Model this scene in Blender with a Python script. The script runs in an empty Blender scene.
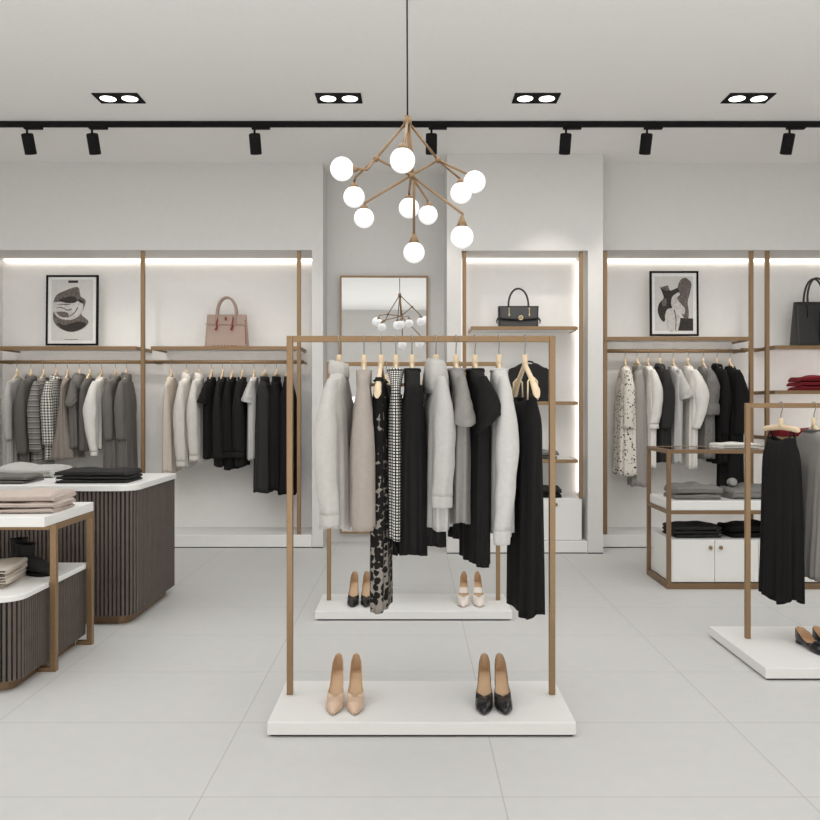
import bpy, bmesh, math, random
from mathutils import Vector, Matrix
PI = math.pi
F, CX, CY, EYE = 820.0, 412.0, 405.0, 1.2
scene = bpy.context.scene
COL = scene.collection

def WX(px, Z): return (px - CX) * Z / F
def WZ(py, Z): return EYE - (py - CY) * Z / F

# ------------------------------------------------------------------ materials
def lin(c):
    c = c / 255.0
    return c / 12.92 if c <= 0.04045 else ((c + 0.055) / 1.055) ** 2.4
def rgb(r, g, b): return (lin(r), lin(g), lin(b), 1.0)

class NT:
    def __init__(s, name):
        s.m = bpy.data.materials.new(name); s.m.use_nodes = True
        s.t = s.m.node_tree; s.n = s.t.nodes; s.l = s.t.links
        s.b = s.n['Principled BSDF']
    def node(s, typ, **kw):
        n = s.n.new(typ)
        for k, v in kw.items():
            if k in n.inputs: n.inputs[k].default_value = v
            else: setattr(n, k, v)
        return n
    def link(s, a, b): s.l.new(a, b)
    def math(s, op, a, b=None):
        n = s.n.new('ShaderNodeMath'); n.operation = op
        for i, v in enumerate((a, b)):
            if v is None: continue
            if isinstance(v, (int, float)): n.inputs[i].default_value = v
            else: s.link(v, n.inputs[i])
        return n.outputs[0]
    def mix(s, fac, a, b):
        n = s.n.new('ShaderNodeMix'); n.data_type = 'RGBA'
        for sock, v in ((n.inputs[0], fac), (n.inputs[6], a), (n.inputs[7], b)):
            if isinstance(v, (int, float, tuple)): sock.default_value = v
            else: s.link(v, sock)
        return n.outputs[2]

def plain(name, c, rough=0.5, metal=0.0, var=0.03, nscale=30, bump=0.0, bscale=200, spec=0.5, coat=0):
    m = NT(name)
    co = m.node('ShaderNodeTexCoord')
    no = m.node('ShaderNodeTexNoise', Scale=nscale, Detail=3.0)
    m.link(co.outputs['Object'], no.inputs['Vector'])
    d = tuple(max(0, x * (1 - var * 3)) for x in c[:3]) + (1,)
    u = tuple(min(1, x * (1 + var * 3)) for x in c[:3]) + (1,)
    m.link(m.mix(no.outputs['Fac'], d, u), m.b.inputs['Base Color'])
    m.b.inputs['Roughness'].default_value = rough
    m.b.inputs['Metallic'].default_value = metal
    m.b.inputs['Specular IOR Level'].default_value = spec
    if coat: m.b.inputs['Coat Weight'].default_value = coat
    if bump:
        n2 = m.node('ShaderNodeTexNoise', Scale=bscale, Detail=2.0)
        m.link(co.outputs['Object'], n2.inputs['Vector'])
        bp = m.node('ShaderNodeBump', Strength=bump, Distance=0.002)
        m.link(n2.outputs['Fac'], bp.inputs['Height']); m.link(bp.outputs[0], m.b.inputs['Normal'])
    return m.m

def fabric(name, c, var=0.03, bump=0.35):
    return plain(name, c, rough=0.92, var=var, nscale=60, bump=bump, bscale=420, spec=0.2)

def uvsplit(m):
    uv = m.node('ShaderNodeUVMap'); sp = m.node('ShaderNodeSeparateXYZ')
    m.link(uv.outputs[0], sp.inputs[0])
    return uv.outputs[0], sp.outputs[0], sp.outputs[1]

def pattern(name, kind, c1, c2, p=0.016, duty=0.5):
    m = NT(name); vec, u, v = uvsplit(m)
    m.b.inputs['Roughness'].default_value = 0.92; m.b.inputs['Specular IOR Level'].default_value = 0.2
    fu = m.math('FRACT', m.math('DIVIDE', u, p)); fv = m.math('FRACT', m.math('DIVIDE', v, p))
    if kind == 'dots':
        f = m.math('MULTIPLY', m.math('LESS_THAN', fu, duty), m.math('LESS_THAN', fv, duty))
        col = m.mix(f, c1, c2)
    elif kind == 'gingham':
        f = m.math('MULTIPLY', m.math('ADD', m.math('LESS_THAN', fu, duty), m.math('LESS_THAN', fv, duty)), 0.5)
        col = m.mix(f, c1, c2)
    elif kind == 'stripes':
        no = m.node('ShaderNodeTexNoise', Scale=40.0); m.link(vec, no.inputs['Vector'])
        fv2 = m.math('FRACT', m.math('ADD', m.math('DIVIDE', v, p), m.math('MULTIPLY', no.outputs['Fac'], 0.15)))
        a = m.math('LESS_THAN', fv2, 0.16); b = m.math('GREATER_THAN', fv2, 0.78)
        col = m.mix(m.math('MULTIPLY', b, 0.6), m.mix(a, c1, c2), rgb(176, 172, 166))
    elif kind == 'leopard':
        vo = m.node('ShaderNodeTexVoronoi', Scale=1.0 / p, Randomness=0.55); m.link(vec, vo.inputs['Vector'])
        no = m.node('ShaderNodeTexNoise', Scale=60.0); m.link(vec, no.inputs['Vector'])
        thr = m.math('SUBTRACT', 0.80, m.math('MULTIPLY', v, 0.36))
        dd = m.math('ADD', vo.outputs['Distance'], m.math('MULTIPLY', m.math('SUBTRACT', no.outputs['Fac'], 0.5), 0.5))
        col = m.mix(m.math('GREATER_THAN', dd, thr), c1, c2)
    else:  # speckle
        vo = m.node('ShaderNodeTexVoronoi', Scale=1.0 / p, Randomness=1.0); m.link(vec, vo.inputs['Vector'])
        sp = m.node('ShaderNodeSeparateColor'); m.link(vo.outputs['Color'], sp.inputs[0])
        thr = m.math('MULTIPLY', sp.outputs[0], duty)
        col = m.mix(m.math('LESS_THAN', vo.outputs['Distance'], thr), c1, c2)
    m.link(col, m.b.inputs['Base Color'])
    return m.m

def emissive(name, c, s):
    m = NT(name); m.b.inputs['Base Color'].default_value = c
    m.b.inputs['Emission Color'].default_value = c; m.b.inputs['Emission Strength'].default_value = s
    return m.m

def floor_mat():
    m = NT('floor_tile')
    co = m.node('ShaderNodeTexCoord'); sp = m.node('ShaderNodeSeparateXYZ'); m.link(co.outputs['Object'], sp.inputs[0])
    def line(o, per, off, w):
        f = m.math('FRACT', m.math('ADD', m.math('DIVIDE', m.math('SUBTRACT', o, off), per), 100.0))
        d = m.math('MINIMUM', f, m.math('SUBTRACT', 1.0, f))
        return m.math('LESS_THAN', d, w / per / 2)
    g = m.math('MAXIMUM', line(sp.outputs[0], 0.923, -0.645, 0.004), line(sp.outputs[1], 0.588, 2.51, 0.004))
    n = m.node('ShaderNodeTexNoise', Scale=14.0, Detail=6.0, Roughness=0.7); m.link(co.outputs['Object'], n.inputs['Vector'])
    n2 = m.node('ShaderNodeTexNoise', Scale=160.0, Detail=2.0); m.link(co.outputs['Object'], n2.inputs['Vector'])
    base = m.mix(n.outputs['Fac'], rgb(196, 195, 192), rgb(208, 207, 205))
    base = m.mix(m.math('MULTIPLY', n2.outputs['Fac'], 0.35), base, rgb(190, 189, 186))
    m.link(m.mix(m.math('MULTIPLY', g, 0.55), base, rgb(150, 148, 144)), m.b.inputs['Base Color'])
    m.b.inputs['Roughness'].default_value = 0.5; m.b.inputs['Specular IOR Level'].default_value = 0.35
    bp = m.node('ShaderNodeBump', Strength=0.06, Distance=0.002); m.link(n2.outputs['Fac'], bp.inputs['Height'])
    m.link(bp.outputs[0], m.b.inputs['Normal'])
    return m.m

MT = {}
MT['floor'] = floor_mat()
MT['ceil'] = plain('ceiling_plaster', rgb(240, 239, 236), 0.9, var=0.01, nscale=40, bump=0.15, bscale=120)
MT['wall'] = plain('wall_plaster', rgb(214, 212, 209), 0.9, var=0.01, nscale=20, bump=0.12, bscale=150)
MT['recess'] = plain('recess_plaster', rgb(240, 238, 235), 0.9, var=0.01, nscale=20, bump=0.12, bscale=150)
MT['white'] = plain('white_lacquer', rgb(228, 227, 224), 0.45, var=0.006)
MT['stone'] = plain('white_stone', rgb(232, 231, 228), 0.35, var=0.01, nscale=8)
MT['brass'] = plain('brushed_brass', rgb(141, 114, 83), 0.42, metal=0.45, var=0.05, nscale=90)
MT['bronze'] = plain('aged_bronze', rgb(126, 101, 75), 0.45, metal=0.45, var=0.05, nscale=90)
MT['black'] = plain('matt_black_metal', rgb(26, 26, 25), 0.55, var=0.02)
MT['shadow'] = plain('painted_shadow_gap', rgb(40, 38, 36), 0.8)  # dark colour painting the shadow gap at plinth feet and pilasters
MT['steel'] = plain('hook_steel', rgb(150, 146, 138), 0.35, metal=0.8)
MT['wood'] = plain('pale_beech', rgb(222, 200, 168), 0.55, var=0.05, nscale=25)
MT['slat'] = plain('smoked_oak_slats', rgb(93, 83, 76), 0.6, var=0.09, nscale=18)
MT['slatgap'] = plain('smoked_oak_groove', rgb(38, 31, 27), 0.8)
MT['globe'] = emissive('opal_glass', (0.85, 0.85, 0.845, 1), 0.5)
MT['lamp'] = emissive('downlight_glow', (1, 0.98, 0.95, 1), 3.0)
MT['led'] = emissive('led_glow', (1, 0.94, 0.87, 1), 3.2)
MT['led_soft'] = emissive('led_soft_glow', (1, 0.94, 0.88, 1), 1.9)
m_ = NT('mirror_glass'); m_.b.inputs['Metallic'].default_value = 1; m_.b.inputs['Roughness'].default_value = 0.01
m_.b.inputs['Base Color'].default_value = (0.70, 0.70, 0.70, 1); MT['mirror'] = m_.m
MT['shelf_fill'] = emissive('shelf_fill_glow', (1, 0.96, 0.92, 1), 14.0)  # glow of the added strips hidden behind the shelf edges
m_ = NT('clear_glass'); m_.b.inputs['Transmission Weight'].default_value = 1; m_.b.inputs['Roughness'].default_value = 0.0
m_.b.inputs['IOR'].default_value = 1.1; MT['glass'] = m_.m
# fabrics
FAB = dict(palegrey=(186, 183, 178), taupe=(160, 151, 143), black=(26, 25, 25), softblack=(34, 33, 33), lightgrey=(180, 178, 174),
           midgrey=(134, 131, 127), heather=(192, 190, 187), white=(226, 223, 217), cream=(210, 206, 200), beige=(203, 192, 180),
           charcoal=(84, 82, 80), darkgrey=(98, 95, 91), slate=(110, 107, 103), warmgrey=(142, 133, 125), greige=(158, 154, 149),
           knit=(118, 116, 113), pinkbeige=(188, 174, 165), red=(120, 34, 42), darkfold=(50, 49, 49), greyfold=(128, 126, 123))
for k, c in FAB.items(): MT['white_cloth' if k == 'white' else k] = fabric('fabric_' + k, rgb(*c))
MT['knit'] = fabric('fabric_heather_knit', rgb(118, 116, 113), var=0.16, bump=0.6)
MT['leopard'] = pattern('leopard_print', 'leopard', rgb(28, 27, 26), rgb(140, 133, 125), 0.027)
MT['houndstooth'] = pattern('houndstooth_check', 'dots', rgb(34, 33, 32), rgb(224, 222, 216), 0.0115, 0.6)
MT['gingham'] = pattern('small_check', 'gingham', rgb(222, 219, 212), rgb(40, 39, 38), 0.024)
MT['stripes'] = pattern('marled_stripes', 'stripes', rgb(128, 125, 121), rgb(66, 64, 62), 0.046)
MT['speckle'] = pattern('speckle_print', 'speckle', rgb(224, 219, 209), rgb(36, 34, 33), 0.019, 0.48)
MT['foldstripe'] = pattern('edge_stripes', 'stripes', rgb(190, 182, 172), rgb(72, 62, 55), 0.016)
# leathers
MT['patentblack'] = plain('black_leather', rgb(24, 23, 23), 0.28, var=0.02, bump=0.1, bscale=90)
MT['nude'] = plain('nude_leather', rgb(204, 176, 152), 0.35, var=0.02)
MT['ivory'] = plain('ivory_leather', rgb(226, 216, 206), 0.4, var=0.02)
MT['lining'] = plain('tan_lining', rgb(196, 164, 130), 0.6, var=0.03)
MT['bagblack'] = plain('grained_black_leather', rgb(36, 35, 35), 0.42, var=0.03, bump=0.3, bscale=260)
MT['matteblack'] = plain('matt_black_suede', rgb(30, 29, 28), 0.9)
MT['bagpink'] = plain('woven_blush_leather', rgb(172, 149, 136), 0.6, var=0.10, nscale=220, bump=0.8, bscale=240)
MT['redtrim'] = plain('red_stitching', rgb(132, 44, 38), 0.7)
MT['gold'] = plain('polished_gold', rgb(226, 206, 170), 0.3, metal=0.6)
MT['paper'] = plain('white_mat_board', rgb(232, 231, 228), 0.9)
MT['printgrey'] = plain('print_paper', rgb(206, 204, 200), 0.9)
MT['ink1'] = plain('print_ink_dark', rgb(56, 51, 48), 0.9, var=0.28, nscale=60)
MT['ink2'] = plain('print_ink_mid', rgb(104, 96, 91), 0.9, var=0.33, nscale=45)
MT['ink3'] = plain('print_ink_light', rgb(196, 192, 187), 0.9, var=0.16, nscale=45)

# ------------------------------------------------------------------ mesh helpers
class MB:
    def __init__(s): s.v = []; s.f = []; s.mi = []; s.sm = []; s.uv = []
    def face(s, idx, mat=0, smooth=False, uv=None):
        s.f.append(idx); s.mi.append(mat); s.sm.append(smooth); s.uv.append(uv or [(0, 0)] * len(idx))
    def box(s, x0, x1, y0, y1, z0, z1, mat=0):
        b = len(s.v)
        s.v += [(x0, y0, z0), (x1, y0, z0), (x1, y1, z0), (x0, y1, z0), (x0, y0, z1), (x1, y0, z1), (x1, y1, z1), (x0, y1, z1)]
        for q in ((3, 2, 1, 0), (4, 5, 6, 7), (0, 1, 5, 4), (1, 2, 6, 5), (2, 3, 7, 6), (3, 0, 4, 7)):
            s.face([b + i for i in q], mat, False, [(0, 0), (1, 0), (1, 1), (0, 1)])
        return s
    def loft(s, rings, closed=True, cap0=False, cap1=False, mat=0, smooth=True):
        b = len(s.v); n = len(rings[0]); R = len(rings)
        for r in rings: s.v += [tuple(p) for p in r]
        mid = rings[R // 2]; us = [0.0]
        for i in range(n): us.append(us[-1] + (Vector(mid[(i + 1) % n]) - Vector(mid[i])).length)
        vs = [0.0]
        for j in range(1, R): vs.append(vs[-1] + sum((Vector(rings[j][i]) - Vector(rings[j - 1][i])).length for i in range(0, n, max(1, n // 6))) / len(range(0, n, max(1, n // 6))))
        for j in range(R - 1):
            for i in range(n if closed else n - 1):
                k = (i + 1) % n
                s.face([b + j * n + i, b + j * n + k, b + (j + 1) * n + k, b + (j + 1) * n + i], mat, smooth,
                       [(us[i], vs[j]), (us[i + 1], vs[j]), (us[i + 1], vs[j + 1]), (us[i], vs[j + 1])])
        if cap0: s.face([b + i for i in range(n)][::-1], mat, False)
        if cap1: s.face([b + (R - 1) * n + i for i in range(n)], mat, False)
        return s
    def tube(s, path, r, n=10, caps=True, mat=0, closed=False, smooth=True):
        P = [Vector(p) for p in path]; rings = []; up = None
        for i, p in enumerate(P):
            t = (P[min(i + 1, len(P) - 1)] - P[max(i - 1, 0)]).normalized()
            if closed: t = (P[(i + 1) % len(P)] - P[i - 1]).normalized()
            if up is None:
                a = Vector((0, 0, 1)) if abs(t.z) < 0.9 else Vector((1, 0, 0))
                up = (a - t * a.dot(t)).normalized()
            else: up = (up - t * up.dot(t)).normalized()
            sd = t.cross(up); rr = r[i] if isinstance(r, (list, tuple)) else r
            rings.append([p + (up * math.cos(2 * PI * k / n) + sd * math.sin(2 * PI * k / n)) * rr for k in range(n)])
        if closed: rings.append(rings[0])
        return s.loft(rings, True, caps and not closed, caps and not closed, mat, smooth)
    def disc(s, c, r, axis='z', n=28, mat=0):
        b = len(s.v)
        for k in range(n):
            a, q = r * math.cos(2 * PI * k / n), r * math.sin(2 * PI * k / n)
            s.v.append({'z': (c[0] + a, c[1] + q, c[2]), 'y': (c[0] + a, c[1], c[2] + q)}[axis])
        s.face(list(range(b, b + n)), mat); return s
    def sphere(s, c, r, nu=28, nv=18, mat=0, sc=(1, 1, 1)):
        rings = []
        for j in range(nv + 1):
            t = PI * (0.001 + 0.998 * j / nv); rings.append([(c[0] + r * sc[0] * math.sin(t) * math.cos(2 * PI * i / nu), c[1] + r * sc[1] * math.sin(t) * math.sin(2 * PI * i / nu), c[2] + r * sc[2] * math.cos(t)) for i in range(nu)])
        return s.loft(rings, True, True, True, mat)
    def build(s, name, mats, parent=None, bevel=0, seg=2, solid=0, solid_mat=0, subsurf=0, weld=False):
        me = bpy.data.meshes.new(name); me.from_pydata(s.v, [], s.f)
        for m in (mats if isinstance(mats, (list, tuple)) else [mats]): me.materials.append(MT[m] if isinstance(m, str) else m)
        me.polygons.foreach_set('material_index', s.mi); me.polygons.foreach_set('use_smooth', s.sm)
        uvl = me.uv_layers.new(name='UVMap'); k = 0
        for f in s.uv:
            for c in f: uvl.data[k].uv = c; k += 1
        me.update()
        if weld:
            bm = bmesh.new(); bm.from_mesh(me); bmesh.ops.remove_doubles(bm, verts=bm.verts, dist=1e-5); bm.to_mesh(me); bm.free()
        o = bpy.data.objects.new(name, me); COL.objects.link(o)
        if parent is not None: o.parent = parent
        if subsurf:
            md = o.modifiers.new('subsurf', 'SUBSURF'); md.levels = md.render_levels = subsurf
        if solid:
            md = o.modifiers.new('solid', 'SOLIDIFY'); md.thickness = solid; md.offset = -1; md.material_offset = solid_mat
        if bevel:
            md = o.modifiers.new('bevel', 'BEVEL'); md.width = bevel; md.segments = seg; md.limit_method = 'ANGLE'; md.angle_limit = 0.7
        return o

def thing(name, label, cat, loc=(0, 0, 0), rot=0, group=None):
    o = bpy.data.objects.new(name, None); COL.objects.link(o); o.empty_display_size = 0.05
    o.location = loc; o.rotation_euler = (0, 0, rot)
    o['label'] = label; o['category'] = cat
    if group: o['group'] = group
    return o
def struct(name, mb, mat, bevel=0):
    o = mb.build(name, mat, None, bevel); o['kind'] = 'structure'; return o
def bx(*a): return MB().box(*a)
def copy_tree(o, parent=None):
    c = o.copy(); COL.objects.link(c)
    if parent is not None: c.parent = parent
    for ch in list(o.children): copy_tree(ch, c)
    return c

# ------------------------------------------------------------------ room
H = 3.23
XL, XR, YB = -5.2, 4.8, -3.2
struct('floor', bx(XL, XR, YB, 8.0, -0.1, 0), 'floor')
struct('ceiling', bx(XL, XR, YB, 8.0, H, H + 0.1), 'ceil')
struct('wall_left', bx(XL - 0.1, XL, YB, 8.0, 0, H), 'wall')
struct('wall_right', bx(XR, XR + 0.1, YB, 8.0, 0, H), 'wall')
struct('wall_front', bx(XL, XR, YB - 0.1, YB, 0, H), 'wall')
ZF, ZBK = 6.88, 7.33                     # bay front plane, bay back wall
xo = WX(312, ZF); xp = WX(323, ZF); xj = -3.66
# left display bay : soffit, pilasters, recess, plinth
w = MB()
w.box(xj - 1.4, xp, ZF, 8.0, 2.5, H)                 # upper wall above the bay
w.box(xo, xp, ZF, 7.6, 0, 2.5)                       # right pilaster
w.box(xj - 1.4, xj, ZF, 8.0, 0, 2.5)                 # left pier
struct('wall_back_left', w, 'wall')
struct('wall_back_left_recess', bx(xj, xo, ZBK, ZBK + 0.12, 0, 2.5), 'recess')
# centre wall
struct('wall_back', bx(xp, 0.4, 7.2, 7.32, 0, H), 'wall')
# shelf bay
ZC, ZCB = 6.62, 7.0
c0, c1 = WX(447, ZC), WX(603, ZC); o0, o1 = WX(461.5, ZC), WX(588, ZC); ctop = WZ(250.5, ZC)
w = MB()
w.box(c0, c1, ZC, 7.4, ctop, H); w.box(c0, o0, ZC, 7.4, 0, ctop); w.box(o1, c1, ZC, 7.4, 0, ctop)
struct('wall_back_centre', w, 'wall')
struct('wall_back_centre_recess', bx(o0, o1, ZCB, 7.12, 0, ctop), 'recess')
# right display bay
struct('wall_back_right', bx(c1, XR, ZF, 8.0, 2.5, H), 'wall')
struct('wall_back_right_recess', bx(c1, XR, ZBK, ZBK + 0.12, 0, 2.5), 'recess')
# thin dark strips painted in as the shadow line at the foot of the pilasters
struct('shadow_strip_back', MB().box(xo, xp + 0.002, ZF - 0.004, ZF, 0, 0.008).box(c0, o0, ZC - 0.004, ZC, 0, 0.008).box(o1, c1, ZC - 0.004, ZC, 0, 0.008), 'shadow')

def plinth(name, label, x0, x1, y0, y1, h, group=None, foot=0.008, bev=0.004):
    t = thing(name, label, 'plinth', ((x0 + x1) / 2, (y0 + y1) / 2, 0), 0, group)
    a, b = (x1 - x0) / 2, (y1 - y0) / 2
    bx(-a, a, -b, b, foot, h).build('plinth_slab', 'white', t, bev)
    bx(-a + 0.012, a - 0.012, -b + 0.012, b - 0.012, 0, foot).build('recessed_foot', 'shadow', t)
    return t
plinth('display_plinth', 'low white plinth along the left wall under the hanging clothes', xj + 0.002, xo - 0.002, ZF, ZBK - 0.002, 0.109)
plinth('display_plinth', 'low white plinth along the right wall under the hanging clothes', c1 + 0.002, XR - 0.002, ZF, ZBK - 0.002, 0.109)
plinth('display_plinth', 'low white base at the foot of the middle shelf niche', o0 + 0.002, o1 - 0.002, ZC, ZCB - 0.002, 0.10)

# LED strips
def led(label, boxes, mat='led'):
    t = thing('light_strip', label, 'light strip', (0, 0, 0))
    for b in boxes: bx(*b).build('glowing_tube', mat, t)
led('warm light strip along the top of the left display bay', [(xj + 0.03, xo - 0.03, ZBK - 0.035, ZBK - 0.012, 2.482, 2.494)])
led('warm light strip along the top of the right display bay', [(c1 + 0.03, XR - 0.05, ZBK - 0.035, ZBK - 0.012, 2.482, 2.494)])
led('warm light strip round the back edges of the middle shelf niche', [(o0 + 0.03, o1 - 0.03, ZCB - 0.034, ZCB - 0.012, ctop - 0.018, ctop - 0.006),
    (o1 - 0.018, o1 - 0.006, ZCB - 0.034, ZCB - 0.012, 0.46, ctop - 0.03), (o0 + 0.006, o0 + 0.018, ZCB - 0.034, ZCB - 0.012, 0.46, ctop - 0.03)], 'led_soft')

# ------------------------------------------------------------------ wall racks
def shelf(t, x0, x1, z, yf, yb, th=0.03, lit=False):
    s = bx(x0 + 0.012, x1 - 0.012, yf + 0.012, yb, z - 0.013 if lit else z - th + 0.004, z).build('shelf', 'white', t, 0.002)
    if lit: bx(x0 + 0.03, x1 - 0.03, yf + 0.014, yf + 0.030, z - 0.021, z - 0.0135).build('hidden_fill_strip', 'shelf_fill', s)  # hidden glowing strip, added to brighten the recess below the shelf
    e = MB(); e.box(x0, x1, yf, yf + 0.012, z - th, z + 0.001); e.box(x0, x0 + 0.012, yf + 0.012, yb, z - th, z + 0.001); e.box(x1 - 0.012, x1, yf + 0.012, yb, z - th, z + 0.001)
    e.build('brass_edge', 'brass', s, 0.0015)
def rod(t, name, p0, p1, w=0.016, mat='brass'):
    d = Vector(p1) - Vector(p0)
    MB().tube([p0, p1], w, 12).build(name, mat, t)
def post(t, x, y, z0, z1, w=0.032):
    bx(x - w / 2, x + w / 2, y - w / 2, y + w / 2, z0, z1).build('post', 'brass', t, 0.002)
YP, YR = 6.93, 7.10
def wall_rack(label, posts, shelves, rails, group=None):
    t = thing('brass_clothes_rack', label, 'clothes rack', (0, 0, 0), 0, group)
    for x in posts: post(t, x, YP, 0.109, 2.5)
    for (x0, x1, z) in shelves:
        shelf(t, x0, x1, z, 6.905, ZBK - 0.002, lit=True)
    for (x0, x1, z) in rails:
        rod(t, 'hanging_rail', (x0, YR, z), (x1, YR, z), 0.0155)
        for x in (x0 + 0.012, x1 - 0.012): rod(t, 'rail_arm', (x, YP, z), (x, ZBK - 0.001, z), 0.010)
pa, pb, pc = WX(-13, YP), WX(143, YP), WX(299, YP)
zsl = WZ(346.3, 6.9); zrl = WZ(362, YR)
wall_rack('brass wall rack with two shelves and rails holding clothes on the left wall', [pa, pb, pc],
          [(pa + 0.08, WX(136, 6.9), zsl), (WX(150.5, 6.9), pc + 0.01, zsl)], [(pa, pb + 0.02, zrl), (pb + 0.02, pc + 0.02, zrl)])
p3, p4, p5 = WX(605, YP), WX(751, YP), WX(767, YP)
zs3 = WZ(336.8, 6.9); zr3 = WZ(351, YR)
wall_rack('brass wall rack with one shelf and a rail of dresses on the right wall', [p3, p4],
          [(p3 - 0.01, WX(753, 6.9), zs3)], [(p3, p4 + 0.02, zr3)])
zs4 = WZ(345.5, 6.9); zs4b = WZ(390.5, 6.9); zs4c = WZ(437, 6.9)
t = thing('brass_shelf_rack', 'brass wall shelves carrying the black tote and red clothes at the right edge', 'shelves', (0, 0, 0))
post(t, p5, YP, 0.109, 2.5); post(t, 4.35, YP, 0.109, 2.5)
for z in (zs4, zs4b, zs4c): shelf(t, WX(775, 6.9), 4.33, z, 6.905, ZBK - 0.002, lit=True)
for z in (zs4, zs4b): rod(t, 'shelf_arm', (p4 + 0.02, 7.2, z - 0.012), (p5 + 0.12, 7.2, z - 0.012), 0.011)
# centre niche shelves
t = thing('niche_shelf_rack', 'brass shelf frame with three shelves inside the lit middle niche', 'shelves', (0, 0, 0))
yn = ZC + 0.05
for px in (464.3, 581): post(t, WX(px, yn), yn, WZ(498.5, 6.66) + 0.0005, ctop, 0.030)
zn = [WZ(326.5, ZC + 0.06), WZ(401.5, ZC + 0.06), WZ(459.5, ZC + 0.06)]
for z in zn: shelf(t, WX(471, 6.68), WX(578, 6.68), z, 6.67, ZCB - 0.002, 0.028)
# drawer cabinet
t = thing('drawer_cabinet', 'white cabinet with small brass knobs at the bottom of the middle niche', 'cabinet', (0, 0, 0.1))
x0, x1 = o0 + 0.03, WX(582, 6.66); ct = WZ(498.5, 6.66) - 0.1
bx(x0, x1, 6.68, ZCB - 0.002, 0, ct).build('carcass', 'white', t, 0.003)
for k in range(2):
    a = x0 + (x1 - x0) * k / 2 + 0.002; b = x0 + (x1 - x0) * (k + 1) / 2 - 0.002
    d = bx(a, b, 6.66, 6.679, 0.004, ct - 0.004).build('door', 'white', t, 0.002)
    kx = (a + 0.08 if k else b - 0.05); kx = WX(556, 6.66) if k else kx
    MB().sphere((kx, 6.65, WZ(504.5, 6.66) - 0.1), 0.013).build('knob', 'brass', d)
CAB_TOP = 0.1 + ct

# mirror
t = thing('framed_mirror', 'tall rectangular mirror in a thin brass frame on the recessed middle wall', 'mirror', (WX(384, 7.17), 7.165, WZ(533, 7.17)), math.radians(1.2))
mw = 88 * 7.17 / F / 2; mh = WZ(276, 7.17) - WZ(533, 7.17)
bx(-mw + 0.016, mw - 0.016, -0.004, 0.004, 0.016, mh - 0.016).build('mirror_glass', 'mirror', t)
e = MB()
e.box(-mw, mw, -0.014, 0.014, 0, 0.016).box(-mw, mw, -0.014, 0.014, mh - 0.016, mh).box(-mw, -mw + 0.016, -0.014, 0.014, 0.016, mh - 0.016).box(mw - 0.016, mw, -0.014, 0.014, 0.016, mh - 0.016)
e.build('mirror_frame', 'brass', t)

# ------------------------------------------------------------------ free-standing racks
def rack(label, xl, xr, y, top, px0, px1, py0, py1, ph=0.054, w=0.024):
    plinth('rack_plinth', label[1], px0, px1, py0, py1, ph, None, 0.008, 0.003)
    t = thing('clothes_rack', label[0], 'clothes rack', ((xl + xr) / 2, y, ph))
    a = (xr - xl) / 2; h = top - ph
    for s in (-1, 1): bx(s * a - w / 2, s * a + w / 2, -w / 2, w / 2, 0, h).build('post', 'brass', t, 0.002)
    bx(-a + w / 2, a - w / 2, -w / 2, w / 2, h - w, h).build('top_rail', 'brass', t, 0.002)
    return top - w / 2
Z1, Z2, Z3 = 3.25, 4.82, 4.03
R1 = rack(('square brass clothes rack nearest the viewer, full of grey and black clothes', 'white plinth with nude and black heels under the nearest clothes rack'),
          WX(290, Z1), WX(552, Z1), Z1, WZ(336, Z1), -0.523, 0.593, 2.96, 3.41)
R2 = rack(('brass clothes rack behind the nearest rack, mostly hidden by its garments', 'white plinth under the rack behind the nearest clothes rack'),
          WX(329, Z2), WX(498, Z2), Z2, WZ(362, Z2), -0.540, 0.557, 4.56, 4.98)
R3 = rack(('brass clothes rack with black and grey dresses cut off at the right edge', 'white plinth with black flat shoes at the right edge'),
          WX(747.5, Z3), 2.95, Z3, WZ(403, Z3), 1.54, 3.15, 3.57, 4.25)

# ------------------------------------------------------------------ hangers
HANG = {}
def hanger_proto(rr, b, straight=False):
    key = (round(rr, 3), round(b, 3), straight)
    if key in HANG: return copy_tree(HANG[key])
    t = thing('coat_hanger', 'x', 'hanger')
    r = rr + 0.003; path = [(0, r * math.cos(a), r * math.sin(a)) for a in [math.radians(x) for x in range(-40, 181, 20)]]
    path += [(0, -r * 0.8, -r * 0.75), (0, -0.004, -r - 0.014), (0, 0, -r - 0.026), (0, 0, -0.074)]
    MB().tube(path, 0.0022, 8).build('hook', 'steel', t)
    rings = []
    N = 25
    for i in range(N):
        s = -1 + 2 * i / (N - 1); q = abs(s)
        zc = -0.106 - (0.116 if not straight else 0.012) * q ** 1.2; hx = 0.0085 + 0.009 * q ** 3; hz = 0.017 - 0.004 * math.sin(q * PI) + 0.008 * q ** 4
        if straight: hx, hz = 0.0085, 0.014
        if q > 0.97: hx *= 0.6; hz *= 0.6
        y = b * s
        rings.append([(hx * math.cos(2 * PI * k / 12), y, zc + hz * math.sin(2 * PI * k / 12)) for k in range(12)])
    m = MB(); m.loft(rings, True, True, True)
    m.tube([(0, 0, -0.062), (0, 0, -0.066), (0, 0, -0.085), (0, 0, -0.108)], [0.008, 0.0105, 0.011, 0.013], 12)
    m.build('wooden_arms', 'wood', t)
    HANG[key] = t
    return t
def hanger(label, x, y, z, yaw, group, rr=0.0155, b=0.185, straight=False):
    t = hanger_proto(rr, b, straight); t.location = (x, y, z); t.rotation_euler = (0, 0, math.radians(yaw))
    t['label'] = label; t['group'] = group
    return t

# ------------------------------------------------------------------ garments
def lerp_keys(keys, t):
    if t <= keys[0][0]: return keys[0][1]
    for (a, va), (b, vb) in zip(keys, keys[1:]):
        if t <= b:
            u = (t - a) / (b - a); u = u * u * (3 - 2 * u); return va + (vb - va) * u
    return keys[-1][1]
def spow(c, p): return math.copysign(abs(c) ** p, c)

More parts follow.
